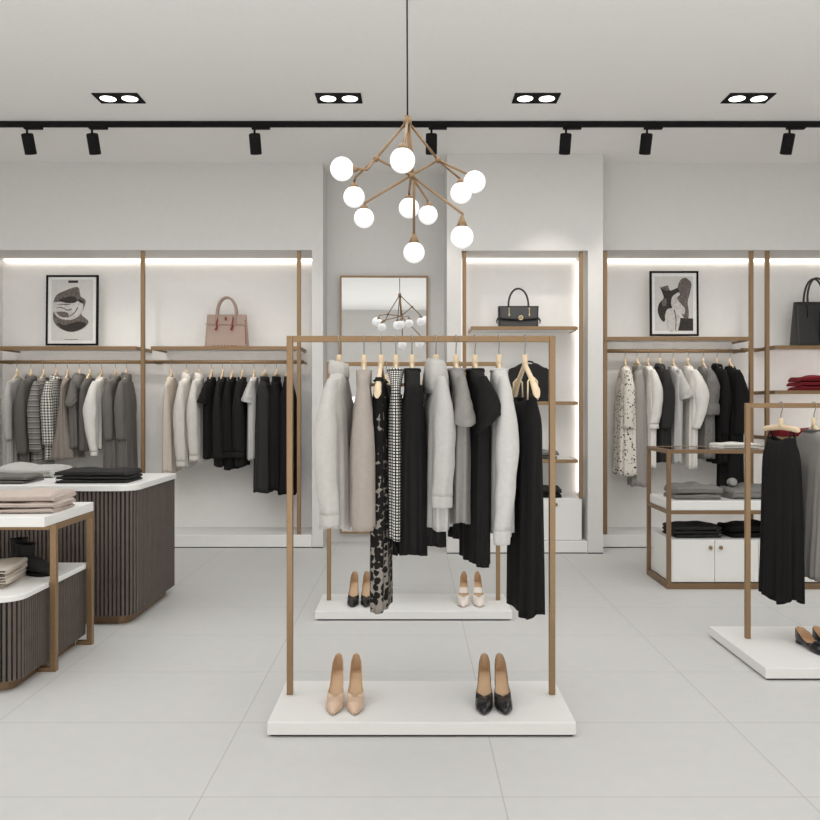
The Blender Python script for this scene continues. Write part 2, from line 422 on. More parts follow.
def ring_body(a, b, z, f, rnd, amp, k, n=88, cx=0.0, cy=0.0, hem=0.0, p=0.75):
    out = []
    for i in range(n):
        th = 2 * PI * i / n
        c, s = math.cos(th), math.sin(th)
        d = amp * f * (0.6 * math.sin(k * th + rnd[0] + 0.9 * math.sin(2.2 * f + rnd[1])) + 0.4 * math.sin((k * 1.6 + 1) // 1 * th + rnd[2] + f))
        out.append((cx + (a + d) * spow(c, p), cy + (b + d * 0.8) * spow(s, p), z + hem * math.sin(3 * th + rnd[1])))
    return out

def sleeve_mb(b, sgn, spec, rnd, top):
    """sgn -1 = near end of the hanger"""
    L, w0, w1, dx = spec['len'], spec.get('w0', 0.042), spec.get('w1', 0.030), spec.get('dx', 0.0)
    out = spec.get('out', 0.015); N = 26; rings = []; y0 = spec.get('y', 0)
    short = spec.get('short', False)
    for i in range(N):
        f = i / (N - 1); d = 0.028 + L * f
        if short:
            cy = b - 0.055 + (0.03 + out) * min(1, f * 1.3); cx = dx * f
            wx = 0.014 + (w1 - 0.014) * f ** 0.85; wy = 0.045 + 0.014 * f
            z = -top - d
        else:
            cy = b - 0.06 + (0.045 + out) * min(1, (f / 0.25)) ** 0.7 - 0.05 * max(0, f - 0.45)
            cx = dx * math.sin(PI * min(1, f * 0.95)) + spec.get('dx1', 0) * f
            wx = lerp_keys([(0, w0 * 0.38), (0.12, w0 * 0.62), (0.42, w0), (0.7, w0 * 0.5 + w1 * 0.5), (1, w1)], f); wy = 0.052 * (1 - f) + 0.036 * f
            z = -top - d
        r = []
        for q in range(30):
            th = 2 * PI * q / 30
            fo = 1 + 0.05 * math.sin(5 * th + rnd[0] + f * 3) * f + 0.035 * math.sin(f * 24 + rnd[1] + 2 * th) * (0.3 + f)
            zz = z - (0.045 * math.sin(th) * sgn * -1 if short else 0) * (f) * 0.0
            # short sleeve hem slants: outer edge lower
            if short: zz = z - spec.get('slant', 0.05) * f * (-math.sin(th) if sgn < 0 else math.sin(th)) + spec.get('sx', 0) * f * math.cos(th)
            r.append((cx + wx * fo * math.cos(th), sgn * (cy + y0) + wy * fo * math.sin(th), zz))
        rings.append(r)
    return rings

def garment(name, label, cat, group, x, y, z, yaw, L, kind, mat, b=0.185, a=(0.045, 0.055, 0.055), bh=0.85, fold=(0.012, 9), sleeve=None,
            collar=None, cmat=None, top=0.125, seed=0, hem=0.006, t0=0.105, strap_z=-0.155):
    rnd = [random.Random(seed * 7 + i).uniform(0, 6.28) for i in range(4)]
    t = thing(name, label, cat, (x, y, z), math.radians(yaw), group)
    amp, k = fold
    rings = []
    if kind in ('top', 'dress', 'coat', 'tee'):
        ds = [0, 0.006, 0.015, 0.028, 0.042, 0.058, 0.075, 0.095, 0.12, 0.16] + [0.16 + (L - 0.16) * i / 22 for i in range(1, 23)]
        for d in ds:
            u = min(1, d / 0.075); f = max(0, (d - 0.075) / (L - 0.075))
            bb = 0.050 + (b - 0.050) * u ** 0.85
            if f > 0: bb = b + (b * bh - b) * min(1, f * 1.2)
            aa = 0.030 + (a[0] * 0.62 - 0.030) * u if d < 0.075 else lerp_keys([(0, a[0] * 0.62), (0.16, a[0]), (0.5, a[1]), (1, a[2])], f)
            rings.append(ring_body(aa, bb, -top - d, f ** 0.8, rnd, amp, k, hem=hem * (1 if d == ds[-1] else f * 0.5)))
        MB().loft(rings).build('bodice' if kind == 'dress' else 'body', mat, t, solid=0.002)
    elif kind == 'slip':
        ds = [t0 + (L - t0) * i / 30 for i in range(31)]
        for i, d in enumerate(ds):
            f = i / 30; bb = b * lerp_keys([(0, 0.72), (0.2, 0.85), (1, bh)], f); aa = lerp_keys([(0, a[0] * 0.5), (0.12, a[0]), (0.5, a[1]), (1, a[2])], f)
            r = ring_body(aa, bb, -top - d, f ** 0.7, rnd, amp, k, hem=hem * f)
            if i < 4:   # scooped neckline
                r = [(p[0], p[1], p[2] - 0.03 * (1 - i / 4) * max(0, math.cos(p[1] / bb * PI / 2) - 0.4)) for p in r]
            rings.append(r)
        MB().loft(rings).build('skirt', mat, t, solid=0.002)
        for s in (-1, 1):
            for s2 in (-1, 1):
                yy = s * b * 0.6
                MB().tube([(s2 * 0.004, yy, strap_z), (s2 * 0.018, yy * 1.03, -0.17), (s2 * 0.020, yy * 1.05, -top - t0 - 0.012)], 0.0035, 8).build('strap', cmat or mat, t)
    elif kind == 'trousers':
        t0 = 0.128 - top; wb = []
        for i in range(5): wb.append(ring_body(0.026, b * 0.8, -top - t0 - 0.012 * i, 0, rnd, 0, k))
        MB().loft(wb).build('waistband', mat, t, solid=0.002)
        for s in (-1, 1):
            rg = []
            for i in range(24):
                f = i / 23; d = t0 + 0.044 + (L - t0 - 0.044) * f
                rg.append(ring_body(lerp_keys([(0, 0.026), (0.15, a[0]), (0.5, a[1]), (1, a[2])], f), b * (0.44 - 0.04 * f), -top - d, f ** 0.6, rnd, amp, k, n=60, cy=s * b * (0.40 + 0.04 * f), hem=hem * f))
            MB().loft(rg).build('trouser_leg', mat, t, solid=0.002)
    if sleeve:
        for s in (-1, 1):
            rings = sleeve_mb(b, s, sleeve, rnd, top)
            if sleeve.get('cuff'):
                cl = sleeve['cuff']
                last = rings[-1]; cxm = sum(p[0] for p in last) / 30; cym = sum(p[1] for p in last) / 30
                so = MB().loft(rings).build('sleeve', mat, t, solid=0.002)
                cr = []
                g = sleeve.get('cuffw', 0.92)
                for i in range(7):
                    f = i / 6; q = g * (1 + 0.06 * math.sin(PI * f)) if g < 1.05 else g * (0.9 + 0.22 * math.sin(PI * (0.15 + 0.7 * f)))
                    cr.append([(cxm + (p[0] - cxm) * q, cym + (p[1] - cym) * q, p[2] - cl * (f - (0.12 if g < 1.05 else 0.75))) for p in last])
                MB().loft(cr).build('cuff', mat, so, solid=0.003)
            else:
                MB().loft(rings).build('sleeve', mat, t, solid=0.002)
    if collar:
        cm = cmat or mat
        if collar == 'turtle':
            prof = [(0.028, 0.050, -0.002), (0.029, 0.050, 0.028), (0.030, 0.051, 0.044), (0.034, 0.055, 0.044), (0.037, 0.058, 0.020), (0.037, 0.060, -0.006), (0.034, 0.058, -0.012)]
            if rnd[0] > 3: prof = [(p[0], p[1], p[2] * 0.9) for p in prof]
        elif collar == 'hood':
            prof = [(0.026, 0.055, 0.0), (0.028, 0.056, 0.030), (0.032, 0.064, 0.040), (0.038, 0.085, 0.020), (0.045, 0.112, -0.03), (0.047, 0.12, -0.075), (0.042, 0.11, -0.10)]
        elif collar == 'shirt':
            prof = [(0.028, 0.050, 0.0), (0.030, 0.052, 0.022), (0.033, 0.056, 0.024), (0.038, 0.064, 0.002), (0.040, 0.068, -0.012)]
        else:
            prof = [(0.029, 0.050, -0.006), (0.030, 0.051, 0.004), (0.033, 0.054, 0.006), (0.035, 0.057, -0.006)]
        rg = [ring_body(p[0], p[1], -top + p[2], 0.4, rnd, 0.004 if collar != 'crew' else 0, 5, n=48) for p in prof]
        if collar != 'crew':   # dips toward the front of the neck
            rg = [[(q[0], q[1], q[2] - 0.009 * (q[0] / 0.04)) for q in r] for r in rg]
        MB().loft(rg).build('hood' if collar == 'hood' else 'collar', cm, t, solid=0.002)
    return t

LS = lambda ln, dx=0.0, **k: dict(len=ln, dx=dx, **k)
SS = lambda dx=0.0, **k: dict(len=k.pop('len', 0.17), dx=dx, w1=k.pop('w1', 0.045), short=True, **k)
def hem_len(py, Z, rail_z, near=0.15):
    return rail_z - WZ(py, Z - near) - 0.125
SEED = [1]
def put(gname, short, label, cat, group, hx, Z, rz, yaw, hempx, kind, mat, rr, hgroup, b=0.185, straight=False, sleeve=None, **kw):
    x = WX(hx, Z); L = hem_len(hempx, Z, rz, b * 0.8)
    hanger('pale wooden hanger holding the ' + short, x, Z, rz, yaw, hgroup, rr, b if kind == 'slip' or not sleeve and kw.get('ball') else (b * 0.72 if kind == 'trousers' else b - (0.045 if rr > 0.0145 or sleeve else 0.025)), straight or kind == 'trousers')
    kw.pop('ball', None)
    if sleeve: kw['sleeve'] = sleeve
    SEED[0] += 1
    return garment(gname, label, cat, group, x, Z, rz, yaw, L, kind, mat, b=b, seed=SEED[0], **kw)

# ---- nearest rack
G, HG = 'clothes on the nearest rack', 'hangers on the nearest rack'
def f(*a, **k): return put(*a[:4], G, a[4], Z1, R1, *a[5:8], a[8], 0.014, HG, **k)
f('turtleneck_sweater', 'pale grey turtleneck on the nearest rack', 'pale grey turtleneck sweater, leftmost on the nearest clothes rack', 'sweater', 339, -5, 527, 'top', 'palegrey',
  a=(0.052, 0.058, 0.058), sleeve=LS(0.51, -0.019, w0=0.044, w1=0.036, cuff=0.05), collar='turtle', top=0.135)
f('sweater', 'taupe sweater on the nearest rack', 'taupe long sleeved sweater beside the pale grey turtleneck on the nearest rack', 'sweater', 364, 2, 527, 'top', 'taupe',
  a=(0.042, 0.055, 0.055), sleeve=LS(0.58, 0.0, w0=0.040, w1=0.040), fold=(0.012, 7))
f('leopard_dress', 'leopard print dress', 'long narrow leopard print dress hanging on the nearest rack', 'dress', 381, -3, 612, 'slip', 'leopard',
  a=(0.030, 0.034, 0.036), b=0.165, fold=(0.007, 8), cmat='black', t0=0.03)
f('check_dress', 'black and white check dress', 'slim black and white check dress beside the leopard dress', 'dress', 396, 0, 540, 'dress', 'houndstooth', a=(0.026, 0.030, 0.026), b=0.16, fold=(0.006, 6), collar='crew')
f('pleated_dress', 'black pleated knit dress', 'black pleated dress between the check dress and pale grey hoodie', 'dress', 412, 2, 556, 'dress', 'black', a=(0.046, 0.056, 0.052), fold=(0.012, 14), collar='crew')
f('hooded_sweatshirt', 'light grey hoodie', 'light grey hooded sweatshirt with long cuffed sleeve on the nearest rack', 'sweatshirt', 436, 6, 530, 'top', 'lightgrey',
  a=(0.044, 0.045, 0.045), sleeve=LS(0.45, 0.008, w0=0.039, w1=0.036, cuff=0.05), collar='hood')
f('draped_top', 'mid grey short sleeved top', 'mid grey draped short sleeved top beside the light grey hoodie', 'top', 456, 5, 524, 'tee', 'midgrey', a=(0.034, 0.040, 0.036), sleeve=SS(0.005, len=0.17, w1=0.042, slant=0.02), collar='crew')
f('tee_dress', 'black short sleeved dress', 'black short sleeved long dress between grey top and pale sweater on nearest rack', 'dress', 475, 7, 566, 'tee', 'black', a=(0.036, 0.040, 0.038), sleeve=SS(0.024, len=0.17, w1=0.048, slant=0.0, sx=0.045), fold=(0.012, 10), collar='crew')
f('knit_sweater', 'heather grey sweater', 'heather grey knit sweater next to the black strap dress on the nearest rack', 'sweater', 499, 1, 536, 'top', 'heather',
  a=(0.044, 0.044, 0.040), sleeve=LS(0.58, 0.014, w0=0.042, w1=0.029, cuff=0.06, dx1=-0.012), collar='crew')
f('slip_dress', 'long black strap dress', 'long black dress with thin straps, rightmost on the nearest rack', 'dress', 525, 9, 617, 'slip', 'black', a=(0.044, 0.046, 0.048), b=0.16, fold=(0.013, 9), cmat='gold', hem=0.012)

# ---- rack behind
G2, HG2 = 'clothes on the rack behind', 'hangers on the rack behind'
def f(*a, **k): return put(*a[:4], G2, a[4], Z2, R2, *a[5:8], a[8], 0.014, HG2, **k)
f('long_skirt', 'black skirt seen behind the leopard dress', 'black skirt on the rack behind, seen beside the leopard dress', 'skirt', 386, 14, 555, 'trousers', 'black', a=(0.042, 0.05, 0.05))
f('long_dress', 'black dress seen under the light grey hoodie', 'black dress on the rack behind, hem showing under the light grey hoodie', 'dress', 424, 50, 548, 'dress', 'softblack', a=(0.05, 0.06, 0.06), b=0.16)
f('charcoal_dress', 'charcoal dress seen under the mid grey top', 'charcoal dress on the rack behind, hem showing under the mid grey top', 'dress', 460, 10, 541, 'dress', 'black', a=(0.045, 0.05, 0.05))

# ---- left wall, first bay
G3, HG3 = 'clothes on the first left wall rail', 'hangers on the first left wall rail'
def f(*a, **k):
    k.setdefault('b', 0.18)
    k.setdefault('top', 0.140)
    return put(*a[:4], G3, a[4], YR, zrl, *a[5:8], a[8], 0.0155, HG3, **k)
f('pale_shirt', 'pale grey shirt at the left edge', 'pale grey shirt half hidden at the left edge of the left wall rail', 'shirt', 17, 0, 466, 'top', 'lightgrey', a=(0.035, 0.04, 0.04), sleeve=LS(0.5, 0))
f('wool_coat', 'dark grey coat by the left edge', 'dark grey wool coat beside the striped sweater on the left wall', 'coat', 31, 0, 472, 'coat', 'darkgrey', a=(0.05, 0.055, 0.06), sleeve=LS(0.62, -0.01, w0=0.05, w1=0.045), collar='shirt')
f('striped_sweater', 'grey striped sweater', 'grey marled sweater with horizontal stripes on the left wall rail', 'sweater', 43.5, 2, 463, 'top', 'stripes', a=(0.05, 0.055, 0.055), sleeve=LS(0.60, -0.01, w0=0.05, w1=0.045), collar='crew')
f('check_shirt', 'small check shirt', 'black and white small check shirt hanging on the left wall rail', 'shirt', 56, 0, 458, 'top', 'gingham', a=(0.045, 0.045, 0.045), sleeve=LS(0.54, 0.0, w0=0.05, w1=0.045), collar='shirt')
f('flared_dress', 'taupe flared dress', 'taupe sleeveless flared dress beside the small check shirt', 'dress', 67.5, 4, 457, 'dress', 'warmgrey', a=(0.030, 0.05, 0.105), b=0.15, bh=1.25, fold=(0.016, 9))
f('cowl_top', 'dark grey cowl neck top', 'dark grey cowl neck top beside the taupe flared dress', 'top', 79.5, 0, 446, 'top', 'slate', a=(0.035, 0.045, 0.05), sleeve=SS(0.0), collar='hood')
f('dark_tunic', 'charcoal tunic next to white blouse', 'charcoal sleeveless tunic left of the white blouse on the left wall', 'tunic', 89.5, 0, 449, 'dress', 'darkgrey', a=(0.04, 0.05, 0.055), fold=(0.014, 8))
f('white_blouse', 'white blouse on the left wall', 'white long sleeved blouse among dark garments on the left wall', 'blouse', 101.5, 0, 448, 'top', 'white_cloth', a=(0.038, 0.04, 0.035), sleeve=LS(0.60, -0.03, w0=0.055, w1=0.030, cuff=0.04), collar='crew')
f('long_coat', 'dark grey long coat after the white blouse', 'dark grey long coat right of the white blouse on the left wall', 'coat', 115.5, 0, 472, 'coat', 'slate', a=(0.05, 0.062, 0.07), sleeve=LS(0.5, 0, w0=0.045, w1=0.04), collar='shirt')
f('turtleneck_dress', 'grey turtleneck dress', 'grey turtleneck dress, last on the first left wall rail by the brass post', 'dress', 126.5, 4, 472, 'coat', 'slate', a=(0.055, 0.065, 0.07), sleeve=LS(0.50, -0.01, w0=0.045, w1=0.04), collar='turtle')

# ---- left wall, second bay
G4, HG4 = 'clothes on the second left wall rail', 'hangers on the second left wall rail'
def f(*a, **k):
    k.setdefault('b', 0.18)
    k.setdefault('top', 0.140)
    return put(*a[:4], G4, a[4], YR, zrl, *a[5:8], a[8], 0.0155, HG4, **k)
f('beige_dress', 'beige dress on the left wall', 'beige dress, first on the second left wall rail beyond the post', 'dress', 171.5, 0, 471, 'dress', 'beige', a=(0.036, 0.05, 0.055), fold=(0.012, 8), collar='crew')
f('white_turtleneck', 'white turtleneck next to the beige dress', 'white turtleneck sweater right beside the beige dress on the left wall', 'sweater', 186.5, 0, 466, 'top', 'cream', a=(0.05, 0.055, 0.055), sleeve=LS(0.68, -0.012, w0=0.048, w1=0.044, cuff=0.05), collar='turtle')
f('white_turtleneck', 'white turtleneck next to the black tee', 'white turtleneck sweater right beside the black tee on the left wall', 'sweater', 199, 0, 461, 'top', 'cream', a=(0.045, 0.05, 0.05), sleeve=LS(0.63, -0.01, w0=0.046, w1=0.042, cuff=0.05), collar='turtle')
f('black_tee', 'black tee on the left wall', 'black short sleeved tee dress beside white turtlenecks on the left wall', 'top', 211.5, 0, 457, 'tee', 'black', a=(0.044, 0.05, 0.05), sleeve=SS(-0.035, len=0.19, w1=0.045, slant=0.0, sx=-0.01), collar='crew')
f('black_cardigan', 'black cardigan after the black tee', 'black long sleeved cardigan right of the black tee on the left wall', 'cardigan', 222.5, 0, 465, 'top', 'softblack', a=(0.042, 0.046, 0.046), sleeve=LS(0.66, 0, w0=0.04, w1=0.042), collar='crew')
f('black_sweater', 'black ribbed sweater on the left wall', 'black cuffed sweater in the middle of the three black knits on the left wall', 'sweater', 232, 0, 468, 'top', 'black', a=(0.042, 0.046, 0.046), sleeve=LS(0.6, -0.006, w0=0.044, w1=0.046, cuff=0.06), collar='crew')
f('black_jumper', 'black jumper before the white tee', 'black long sleeved jumper left of the white tee on the left wall', 'sweater', 242, 0, 465, 'top', 'softblack', a=(0.044, 0.05, 0.05), sleeve=LS(0.6, 0, w0=0.044, w1=0.046, cuff=0.06), collar='crew')
f('white_tee', 'white tee on the left wall', 'white short sleeved tee beside the black trousers on the left wall', 'top', 254, 0, 458, 'tee', 'heather', a=(0.036, 0.036, 0.036), sleeve=SS(-0.03, len=0.18, w1=0.045, slant=0.0, sx=-0.01), collar='crew')
f('black_trousers', 'charcoal trousers on the left wall', 'charcoal wide trousers right after the white tee on the left wall', 'trousers', 265, 0, 491, 'trousers', 'darkfold', a=(0.06, 0.07, 0.075), b=0.17)
f('black_trousers', 'black middle trousers on the left wall', 'black trousers between the charcoal pair and the last pair on the left wall', 'trousers', 276.5, 0, 489, 'trousers', 'black', a=(0.05, 0.055, 0.06), b=0.17)
f('black_trousers', 'last black trousers on the left wall', 'black trousers at the end of the left wall rail beside the brass post', 'trousers', 288.5, 0, 493, 'trousers', 'black', a=(0.058, 0.066, 0.07), b=0.17)

# ---- right wall
G5, HG5 = 'clothes on the right wall rail', 'hangers on the right wall rail'
def f(*a, **k):
    k.setdefault('b', 0.18)
    k.setdefault('top', 0.140)
    return put(*a[:4], G5, a[4], YR, zr3, *a[5:8], a[8], 0.0155, HG5, **k)
f('speckled_dress', 'speckled dress', 'white long dress with black speckle print, first on the right wall rail', 'dress', 625, -4, 474, 'coat', 'speckle', a=(0.075, 0.085, 0.092), sleeve=LS(0.5, 0.0, w0=0.05, w1=0.045, slant=0.0, sx=-0.01), collar='crew')
f('grey_trousers', 'grey trousers on the right wall', 'mid grey long wide trousers beside the speckled dress', 'trousers', 637, -4, 485, 'trousers', 'greige', a=(0.05, 0.06, 0.06), b=0.16)
f('white_shirt', 'white shirt beside grey trousers', 'white long sleeved shirt right of the grey trousers on the right wall', 'shirt', 648, 0, 466, 'top', 'white_cloth', a=(0.04, 0.04, 0.036), sleeve=LS(0.46, 0.03, w0=0.045, w1=0.04, cuff=0.045), collar='crew')
f('charcoal_shirt', 'charcoal shirt on the right wall', 'charcoal long shirt with open collar on the right wall rail', 'shirt', 660, 2, 461, 'top', 'darkfold', a=(0.05, 0.06, 0.06), sleeve=LS(0.5, 0.012, w0=0.05, w1=0.045, slant=0.0, sx=-0.01), collar='shirt')
f('pale_tee', 'pale grey tee on the right wall', 'pale grey short sleeved tee beside the charcoal shirt on the right wall', 'top', 673, 2, 462, 'tee', 'heather', a=(0.045, 0.042, 0.04), sleeve=SS(0.055, len=0.24, w1=0.055, slant=0.0, sx=0.02), collar='crew')
f('white_blouse', 'white blouse on the right wall', 'white wide sleeved blouse beside the pale grey tee on the right wall', 'blouse', 688, 2, 467, 'top', 'white_cloth', a=(0.045, 0.04, 0.036), sleeve=LS(0.50, 0.055, w0=0.06, w1=0.034), collar='crew')
f('knit_cardigan', 'dark grey heather cardigan', 'heather grey knit cardigan with rolled cuffs on the right wall', 'cardigan', 703, 2, 457, 'top', 'knit', a=(0.055, 0.06, 0.06), sleeve=LS(0.36, 0.015, w0=0.055, w1=0.05, cuff=0.10, cuffw=1.35), collar='crew')
f('black_shirt', 'black shirt before the long black coat', 'black shirt between the heather cardigan and the long black coat', 'shirt', 717, 2, 462, 'top', 'black', a=(0.045, 0.05, 0.05), sleeve=LS(0.55, 0.0), collar='shirt')
f('black_coat', 'long black coat on the right wall', 'long black coat, last on the right wall rail', 'coat', 730, 2, 494, 'coat', 'black', a=(0.065, 0.075, 0.08), sleeve=LS(0.55, 0.025, w0=0.06, w1=0.045, slant=0.0, sx=-0.01), collar='crew')

# ---- right rack
G6, HG6 = 'dresses on the right rack', 'hangers on the right rack'
def f(*a, **k): return put(*a[:4], G6, a[4], Z3, R3, *a[5:8], a[8], 0.014, HG6, **k)
f('strap_dress', 'black strap dress on the right rack', 'black strap dress with gathered skirt on the right rack', 'dress', 781, 12, 603, 'slip', 'black', b=0.135, straight=True, t0=0.03, strap_z=-0.125, a=(0.05, 0.055, 0.06), fold=(0.016, 10), hem=0.014)
f('ribbed_dress', 'grey ribbed dress on the right rack', 'grey ribbed sleeveless dress at the right edge of the photo', 'dress', 814, 10, 582, 'dress', 'midgrey', b=0.165, a=(0.05, 0.06, 0.07), fold=(0.010, 22), collar='crew', cmat='charcoal')

# ------------------------------------------------------------------ folded clothes
def folded(label, x, y, z, w, d, h, mat, seed, rot=0, group=None, cat='folded clothes', name='folded_garment', bulge=0.25, emat=None):
    rn = random.Random(seed); ph = [rn.uniform(0, 6.28) for _ in range(5)]
    t = thing(name, label, cat, (x, y, z), math.radians(rot), group)
    # soft slab: superellipse sections along x
    rings = []; N = 34; n = 36
    for i in range(N):
        s = -1 + 2 * i / (N - 1)
        e = (1 - abs(s) ** 7) ** 0.5 if abs(s) < 1 else 0.0
        e = max(e, 0.25)
        r = []
        for q in range(n):
            th = 2 * PI * q / n; c, sn = math.cos(th), math.sin(th)
            yy = d / 2 * spow(c, 0.45); zz = 0.5 * spow(sn, 0.62)
            wob = 0.13 * math.sin(3.1 * s + ph[0] + 2 * yy / d) + 0.09 * math.sin(7 * s + ph[1] - 3 * yy / d)
            hh = h * (1 + bulge * (1 - s * s) * (1 - (2 * yy / d) ** 2) * 0.8 + wob * (1 if zz > 0 else 0.0))
            r.append((w / 2 * s + 0.006 * math.sin(5 * yy / d + ph[2]) * s, yy * (1 + 0.012 * math.sin(4 * s + ph[3])), max(0.0, (zz + 0.5)) * hh * (1 if abs(s) < 0.97 else e + 0.4 * (1 - e))))
        rings.append(r)
    MB().loft(rings, True, True, True).build('folded_body', mat, t)
    # front fold: a softly rolled edge with a crease under it
    rg = []
    for i in range(N):
        s = -1 + 2 * i / (N - 1)
        cz = h * (0.50 + 0.05 * math.sin(3 * s + ph[4])); rr = h * 0.17
        rg.append([(w / 2 * 0.985 * s, -d / 2 - 0.0015 + rr * 0.45 * math.cos(2 * PI * q / 10), cz + h * 0.22 + rr * math.sin(2 * PI * q / 10)) for q in range(10)])
    for i in range(N):
        pass
    MB().loft(rg, True, True, True).build('fold_edge', emat or mat, t)
    return t

def stack(labels, cx, y, z, w, d, hs, mats, seed, rot=0, group=None, emat=None):
    zz = z
    for i, (lb, h, m) in enumerate(zip(labels, hs, mats)):
        rn = random.Random(seed + i)
        folded(lb, cx + rn.uniform(-0.008, 0.008), y + rn.uniform(-0.006, 0.006), zz, w * rn.uniform(0.95, 1.0), d * rn.uniform(0.95, 1.0), h, m, seed * 3 + i, rot + rn.uniform(-3, 3), group, emat=emat)
        zz += h * 1.02

# ------------------------------------------------------------------ counters on the left
def rounded_path(x0, x1, y0, y1, r, corners, step):
    """outline of a plan rectangle; corners = set of rounded corner keys"""
    pts = []
    def arc(cx, cy, a0, a1):
        k = max(6, int(abs(a1 - a0) * r / step) * 2)
        for i in range(k + 1):
            a = a0 + (a1 - a0) * i / k; pts.append((cx + r * math.cos(a), cy + r * math.sin(a)))
    if 'fl' in corners: arc(x0 + r, y0 + r, PI, 1.5 * PI)
    else: pts.append((x0, y0))
    if 'fr' in corners: arc(x1 - r, y0 + r, 1.5 * PI, 2 * PI)
    else: pts.append((x1, y0))
    if 'br' in corners: arc(x1 - r, y1 - r, 0, 0.5 * PI)
    else: pts.append((x1, y1))
    pts.append((x0, y1))
    return pts
def resample(pts, step):
    P = [Vector((p[0], p[1], 0)) for p in pts]; P.append(P[0]); out = []
    tot = sum((b - a).length for a, b in zip(P, P[1:])); n = int(tot / step); st = tot / n
    acc = 0; nxt = 0
    for a, b in zip(P, P[1:]):
        L = (b - a).length
        if L < 1e-6: continue
        while nxt < acc + L - 1e-9 and len(out) < n:
            u = (nxt - acc) / L; nd = (b - a).normalized(); out.append((a + (b - a) * u, Vector((nd.y, -nd.x, 0)), nd)); nxt += st
        acc += L
    return out, st
def slatted(x0, x1, y0, y1, z0, z1, r, pitch, corners=('fr',)):
    smp, st = resample(rounded_path(x0, x1, y0, y1, r, corners, pitch), pitch)
    m = MB(); ring = []; mats = []
    for p, nrm, tg in smp:
        g = st * 0.30
        ring += [p - nrm * 0.012 - tg * (g * .5), p + tg * (g * .5) - nrm * 0.012, p + tg * (g * .5 + 0.0015), p + tg * (st - g * .5 - 0.0015)]
        mats += [1, 0, 0, 0]
    n = len(ring); b = len(m.v)
    for z in (z0, z1):
        m.v += [(q.x, q.y, z) for q in ring]
    for i in range(n):
        k = (i + 1) % n
        m.face([b + i, b + k, b + n + k, b + n + i], mats[i])
    m.face([b + n + i for i in range(n)], 1); m.face([b + i for i in range(n)][::-1], 1)
    return m
def prism(pts, z0, z1):
    m = MB(); n = len(pts)
    m.v = [(p[0], p[1], z0) for p in pts] + [(p[0], p[1], z1) for p in pts]
    for i in range(n):
        k = (i + 1) % n; m.face([i, k, n + k, n + i])
    m.face(list(range(n))[::-1]); m.face([n + i for i in range(n)])
    return m
t = thing('sales_counter', 'large dark slatted counter with white top on the left side', 'counter', (0, 0, 0))
cxr, cyf, cyb = -1.515, 4.46, 5.22; ctz = 0.765
slatted(-4.2, cxr, cyf, cyb, 0.05, ctz - 0.035, 0.085, 0.0225).build('slatted_body', ['slat', 'slatgap'], t)
prism(rounded_path(-4.23, cxr + 0.012, cyf - 0.012, cyb + 0.01, 0.10, ('fr',), 0.01), ctz - 0.034, ctz).build('countertop', 'stone', t, 0.004)
prism(rounded_path(-4.16, cxr - 0.04, cyf + 0.04, cyb - 0.04, 0.06, ('fr',), 0.01), 0, 0.049).build('bronze_base', 'bronze', t)

t = thing('low_display_unit', 'low dark slatted display unit with white top at the left edge', 'display unit', (0, 0, 0))
lz = 0.405
slatted(-3.0, -1.645, 3.40, 4.13, 0.045, lz - 0.026, 0.09, 0.0205).build('slatted_body', ['slat', 'slatgap'], t)
prism(rounded_path(-3.0, -1.632, 3.388, 4.14, 0.10, ('fr',), 0.01), lz - 0.025, lz).build('white_top', 'stone', t, 0.004)
prism(rounded_path(-3.0, -1.685, 3.44, 4.10, 0.06, ('fr',), 0.01), 0, 0.044).build('bronze_base', 'bronze', t)

t = thing('display_table', 'white topped display table on a square brass frame at the left edge', 'table', (0, 0, 0))
tz = 0.712; lx = -1.615; q = 0.014
bx(-3.0, -1.603, 3.575, 4.13, tz - 0.045, tz).build('table_top', 'stone', t, 0.003)
for yy in (3.70, 4.115): bx(lx - q, lx + q, yy - q, yy + q, 0.0, tz - 0.046).build('leg', 'brass', t, 0.002)
for yy in (3.70, 4.115):
    bx(-3.0, lx - q, yy - q, yy + q, tz - 0.074, tz - 0.046).build('frame_bar', 'brass', t, 0.002)
bx(lx - q, lx + q, 3.70 + q, 4.115 - q, tz - 0.074, tz - 0.046).build('frame_bar', 'brass', t, 0.002)
for yy in (3.70, 4.115): bx(lx - 0.066, lx - q, yy - q, yy + q, 0.0, 0.02).build('foot_bar', 'brass', t, 0.002)

# things on them
stack(['dark grey folded knit, bottom of the stack on the slatted counter', 'dark grey folded knit, middle of the stack on the slatted counter', 'dark grey folded knit, topmost on the slatted counter'],
      WX(98.5, 4.66), 4.68, ctz, 0.395, 0.28, [0.019, 0.020, 0.030], ['darkfold'] * 3, 11, 2, 'dark folded knits on the counter')
stack(['grey folded garment at the counter left edge, lower layer', 'grey folded garment at the counter left edge, upper layer'],
      WX(2, 4.64), 4.63, ctz, 0.38, 0.26, [0.020, 0.024], ['slate', 'slate'], 21, 3, 'grey folds on the counter')
folded('pale grey folded blouse behind the grey fold on the slatted counter', WX(30, 5.0), 5.02, ctz, 0.40, 0.26, 0.055, 'lightgrey', 33, -6, None, 'folded blouse', 'folded_blouse', 0.6)
stack(['pinkish beige folded sweater, bottom on the white display table', 'pinkish beige folded sweater, middle on the white display table', 'pinkish beige folded sweater, topmost on the white display table'],
      WX(26, 3.80), 3.82, tz, 0.36, 0.29, [0.022, 0.026, 0.036], ['pinkbeige'] * 3, 41, 2, 'beige sweaters on the display table')
stack(['beige dark edged folded towel, bottom on the low slatted unit', 'beige dark edged folded towel, second on the low slatted unit', 'beige dark edged folded towel, third on the low slatted unit', 'beige dark edged folded towel, topmost on the low slatted unit'],
      WX(-14, 3.68), 3.68, lz, 0.27, 0.34, [0.020, 0.020, 0.020, 0.024], ['beige'] * 4, 51, 6, 'folded towels on the low unit', 'charcoal')

